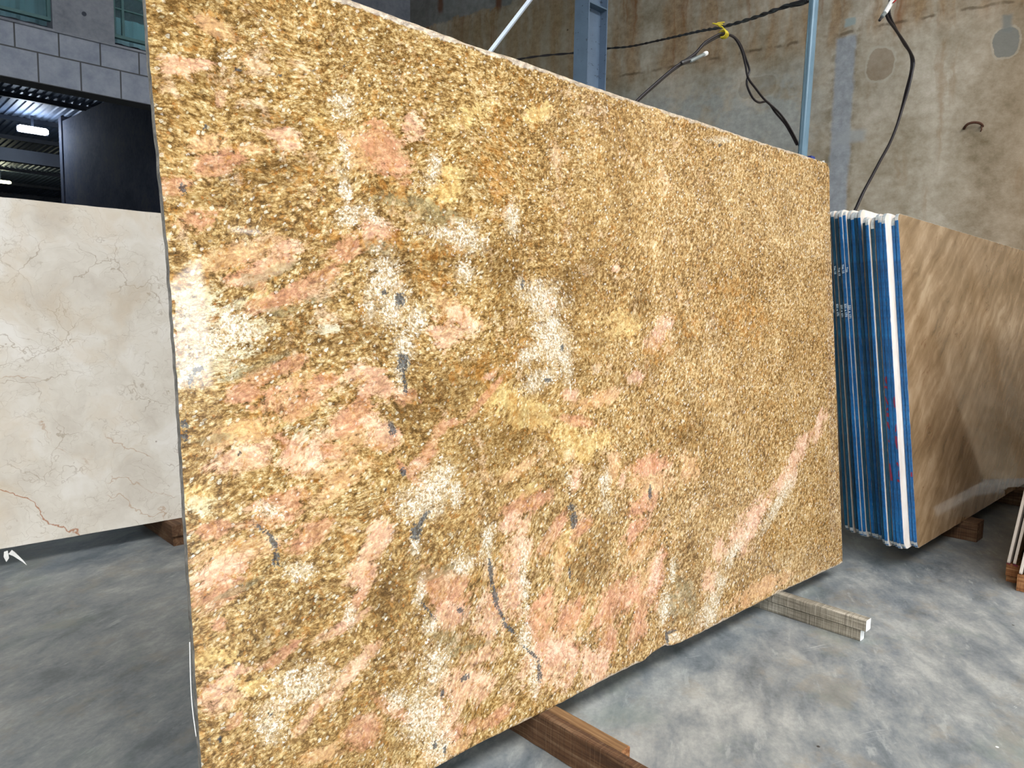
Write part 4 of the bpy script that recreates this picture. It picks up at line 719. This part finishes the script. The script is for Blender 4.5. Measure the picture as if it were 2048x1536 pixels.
# anchor hole in the pillar
bm = bmesh.new(); add_tube(bm, [(2.114, 8.694, 4.30), (2.114, 8.702, 4.30)], .022, 14); h = bm_obj('trim_2', bm, M['beam']); h['kind'] = 'structure'
def window(name, xa, xb, mulls, rails):
    t = empty(name, ((xa+xb)/2, 8.8, 4.17)); t['kind'] = 'structure'
    bm = bmesh.new(); ox, oy, oz = t.location
    def B(x0, x1, z0, z1, y0=8.76, y1=8.81): add_box(bm, x0-ox, x1-ox, y0-oy, y1-oy, z0-oz, z1-oz)
    B(xa, xb, 4.168, 4.20); B(xa, xb, 5.66, 5.7); B(xa, xa+.03, 4.2, 5.66); B(xb-.03, xb, 4.2, 5.66)
    for m in mulls: B(m-.012, m+.012, 4.2, 5.66)
    for z in rails: B(xa, xb, z-.006, z+.008, 8.765, 8.80)
    bm_obj('window_frame', bm, M['frame'], t)
    bm = bmesh.new(); add_box(bm, xa-ox, xb-ox, .0-.012, -.006, .02, 1.5); bm_obj('window_pane', bm, M['glass'], t)
    return t
window('window_1', -1.0, 1.83, (.2,), (4.9,))
window('window_2', 2.395, 4.6, (2.50, 3.3), (4.47, 4.62))
# pale ribbed sheet standing behind the panes
def ribbed(name, x0, x1, z0, z1, y, mat, pitch=.09, amp=.012):
    bm = bmesh.new(); n = int((x1-x0)/pitch)*4; prev = None
    for i in range(n+1):
        x = x0+(x1-x0)*i/n; yy = y+(amp if i % 4 in (1, 2) else -amp)
        a = bm.verts.new((x, yy, z0)); b = bm.verts.new((x, yy, z1))
        if prev: bm.faces.new((prev[0], a, b, prev[1]))
        prev = (a, b)
    o = bm_obj(name, bm, mat); md = o.modifiers.new('s', 'SOLIDIFY'); md.thickness = .002; return o
M['sheet'] = mat_steel('pale_sheet', '#9ab3bd', .5)
o = ribbed('wall_sheeting', -1.2, 1.9, 4.19, 5.7, 9.02, M['sheet'], .16); o['kind'] = 'structure'
o = ribbed('wall_sheeting', 2.38, 4.7, 4.19, 4.46, 9.02, M['sheet'], .16); o['kind'] = 'structure'
# side and front walls with the big doorway behind the camera
box_obj('wall_left', (-9.25, -9, -8.3, 8.95, 0, 6.8), M['conc'])
FY = -8.2
def front_poly(name, pts):
    bm = bmesh.new(); add_prism(bm, [(x, FY, z) for x, z in pts], (0, -.25, 0)); o = bm_obj(name, bm, M['conc']); o['kind'] = 'structure'; return o
DX = 4.42
front_poly('wall_front', [(DX, 0), (9.6, 0), (9.6, 6.8), (DX, 6.8)])
front_poly('wall_front_left', [(-9, 0), (DXL, 0), (DXL, DH), (-9, DH)])
front_poly('wall_front_top', [(-9, DH), (3.62, DH), (DX, DH+.66), (DX, 6.8), (-9, 6.8)])
tag(box_obj('boundary_wall', (-14, 14, -13.2, -13, 0, 2.35), M['conc'], None), 'concrete yard wall outside the doorway behind the camera', 'wall')
# ceiling: sheets with two daylight gaps
for y0, y1 in CEIL: box_obj('ceiling', (-9.25, 9.9, y0, y1, 6.8, 6.9), M['roof'])
# low dark hall seen under the block band
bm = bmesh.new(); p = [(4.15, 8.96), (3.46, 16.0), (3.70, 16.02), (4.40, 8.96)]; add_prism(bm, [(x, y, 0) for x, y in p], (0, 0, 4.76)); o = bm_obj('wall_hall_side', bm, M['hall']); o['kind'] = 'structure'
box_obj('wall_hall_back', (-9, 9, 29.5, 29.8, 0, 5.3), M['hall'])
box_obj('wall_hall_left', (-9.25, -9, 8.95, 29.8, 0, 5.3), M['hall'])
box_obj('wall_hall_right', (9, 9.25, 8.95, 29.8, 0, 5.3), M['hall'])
bm = bmesh.new(); prev = None; pitch = .12; n = int(18.2/pitch)
for i in range(n):
    for dx, dz in ((0, 0), (.055, 0), (.07, .022), (.105, .022)):
        x = -9.1+i*pitch+dx; a = bm.verts.new((x, 8.96, 4.76+dz)); b = bm.verts.new((x, 29.8, 5.02+dz))
        if prev: bm.faces.new((prev[0], a, b, prev[1]))
        prev = (a, b)
o = bm_obj('ceiling_hall', bm, M['roof']); o['kind'] = 'structure'; md = o.modifiers.new('s', 'SOLIDIFY'); md.thickness = .003
rz = lambda y: 4.76+(y-8.96)*.26/20.84
for n_, y in enumerate((10.6, 13.3, 14.85, 16.75, 18.8, 21.2, 23.6, 26.6)):
    bm = bmesh.new(); add_box(bm, -9, 9 if y > 16.3 else 3.9, y-.03, y+.03, rz(y)-.085, rz(y)-.004)
    tag(bm_obj('roof_purlin', bm, M['beam']), 'dark roof purlin of the hall under the block wall, in a row running back', 'beam', 'roof purlins of the dark hall')
bm = bmesh.new(); add_box(bm, -9, 9, 17.45, 17.6, 4.13, 4.38); tag(bm_obj('steel_beam', bm, M['beam']), 'deep dark crossbeam of the hall below the bright lamp', 'beam')
bm = bmesh.new(); add_box(bm, 3.44, 3.66, 16.03, 16.23, 0, rz(16.15)); tag(bm_obj('steel_column', bm, M['hall']), 'dark post at the far end of the hall side wall, below the lamp', 'column')
bm = bmesh.new(); add_prism(bm, [(-1.2, 16.3, 2.9), (-1.2, 16.3, 3.05), (3.3, 16.3, 4.75), (3.3, 16.3, 4.60)], (0, .12, 0)); o = bm_obj('steel_beam', bm, M['beam']); o.hide_render = False
bpy.data.objects.remove(o)
# hall lamps
def floodlight(x0, x1, y, z0, z1, mat, lab):
    t = empty('floodlight', ((x0+x1)/2, y, z1)); hw = (x1-x0)/2; h = z1-z0
    bm = bmesh.new()
    pts = [(-hw+.03, -h), (hw-.05, -h), (hw, -h*.75), (hw, -h*.3), (hw-.04, 0), (-hw+.04, 0), (-hw, -h*.3), (-hw, -h*.7)]
    add_prism(bm, [(a, 0, b) for a, b in pts], (0, .05, 0)); bm_obj('lamp_glass', bm, mat, t)
    bm = bmesh.new(); add_box(bm, -hw, hw, .05, .09, -h, 0); add_box(bm, -.02, .02, .04, .07, 0, rz(y)-z1-.004); bm_obj('lamp_housing', bm, M['beam'], t)
    return tag(t, lab, 'lamp')
floodlight(2.80, 3.30, 16.35, 4.52, 4.64, M['lamp'], 'bright white lamp under the roof of the dark hall at the left')
floodlight(3.45, 3.95, 24.2, 4.60, 4.68, M['lamp2'], 'smaller yellowish lamp far back in the dark hall at the left border')
t = empty('batten_light', (5.08, FY, 4.44)); bm = bmesh.new(); add_box(bm, -.25, .25, 0, .04, -.02, .04); bm_obj('lamp_housing', bm, M['grey'], t)
bm = bmesh.new(); add_tube(bm, [(-.24, .06, .01), (.24, .06, .01)], .018, 8); bm_obj('lamp_tube', bm, M['lamp'], t, True); tag(t, 'small strip lamp high on the wall behind the camera', 'lamp')

# ------------------------------------------------------------------ light
def area(name, loc, rot, sx, sy, power, color=(1, 1, 1), portal=False):
    l = bpy.data.lights.new(name, 'AREA'); l.shape = 'RECTANGLE'; l.size = sx; l.size_y = sy; l.energy = power; l.color = color
    if portal: l.cycles.is_portal = True
    o = bpy.data.objects.new(name, l); COL.objects.link(o); o.location = loc; o.rotation_euler = rot; return o
def point(name, loc, power, color, rad=.1):
    l = bpy.data.lights.new(name, 'POINT'); l.energy = power; l.color = color; l.shadow_soft_size = rad
    o = bpy.data.objects.new(name, l); COL.objects.link(o); o.location = loc; return o
w = bpy.data.worlds.new('daylight'); scene.world = w; w.use_nodes = True
bg = w.node_tree.nodes['Background']; bg.inputs[0].default_value = (*WCOL, 1); bg.inputs[1].default_value = WSTR
area('doorway_daylight', ((DX+DXL)/2, FY-.13, (DH+.6)/2), (R(-90), 0, 0), DX-DXL, DH+.6, 1, portal=True)
for a, b in zip(CEIL[:-1], CEIL[1:]):
    area('roof_daylight', (.3, (a[1]+b[0])/2, 6.85), (0, 0, 0), 19.1, b[0]-a[1], 1, portal=True)
point('hall_lamp_light', (2.95, 16.30, 4.46), 22, (.72, .85, 1), .15)
point('hall_lamp_light_far', (3.7, 24.1, 4.5), 12, (1, 1, .7), .12)
vs = scene.view_settings; vs.view_transform = 'Standard'; vs.look = 'None'; vs.gamma = 1; vs.exposure = EXPO; vs.use_curve_mapping = False
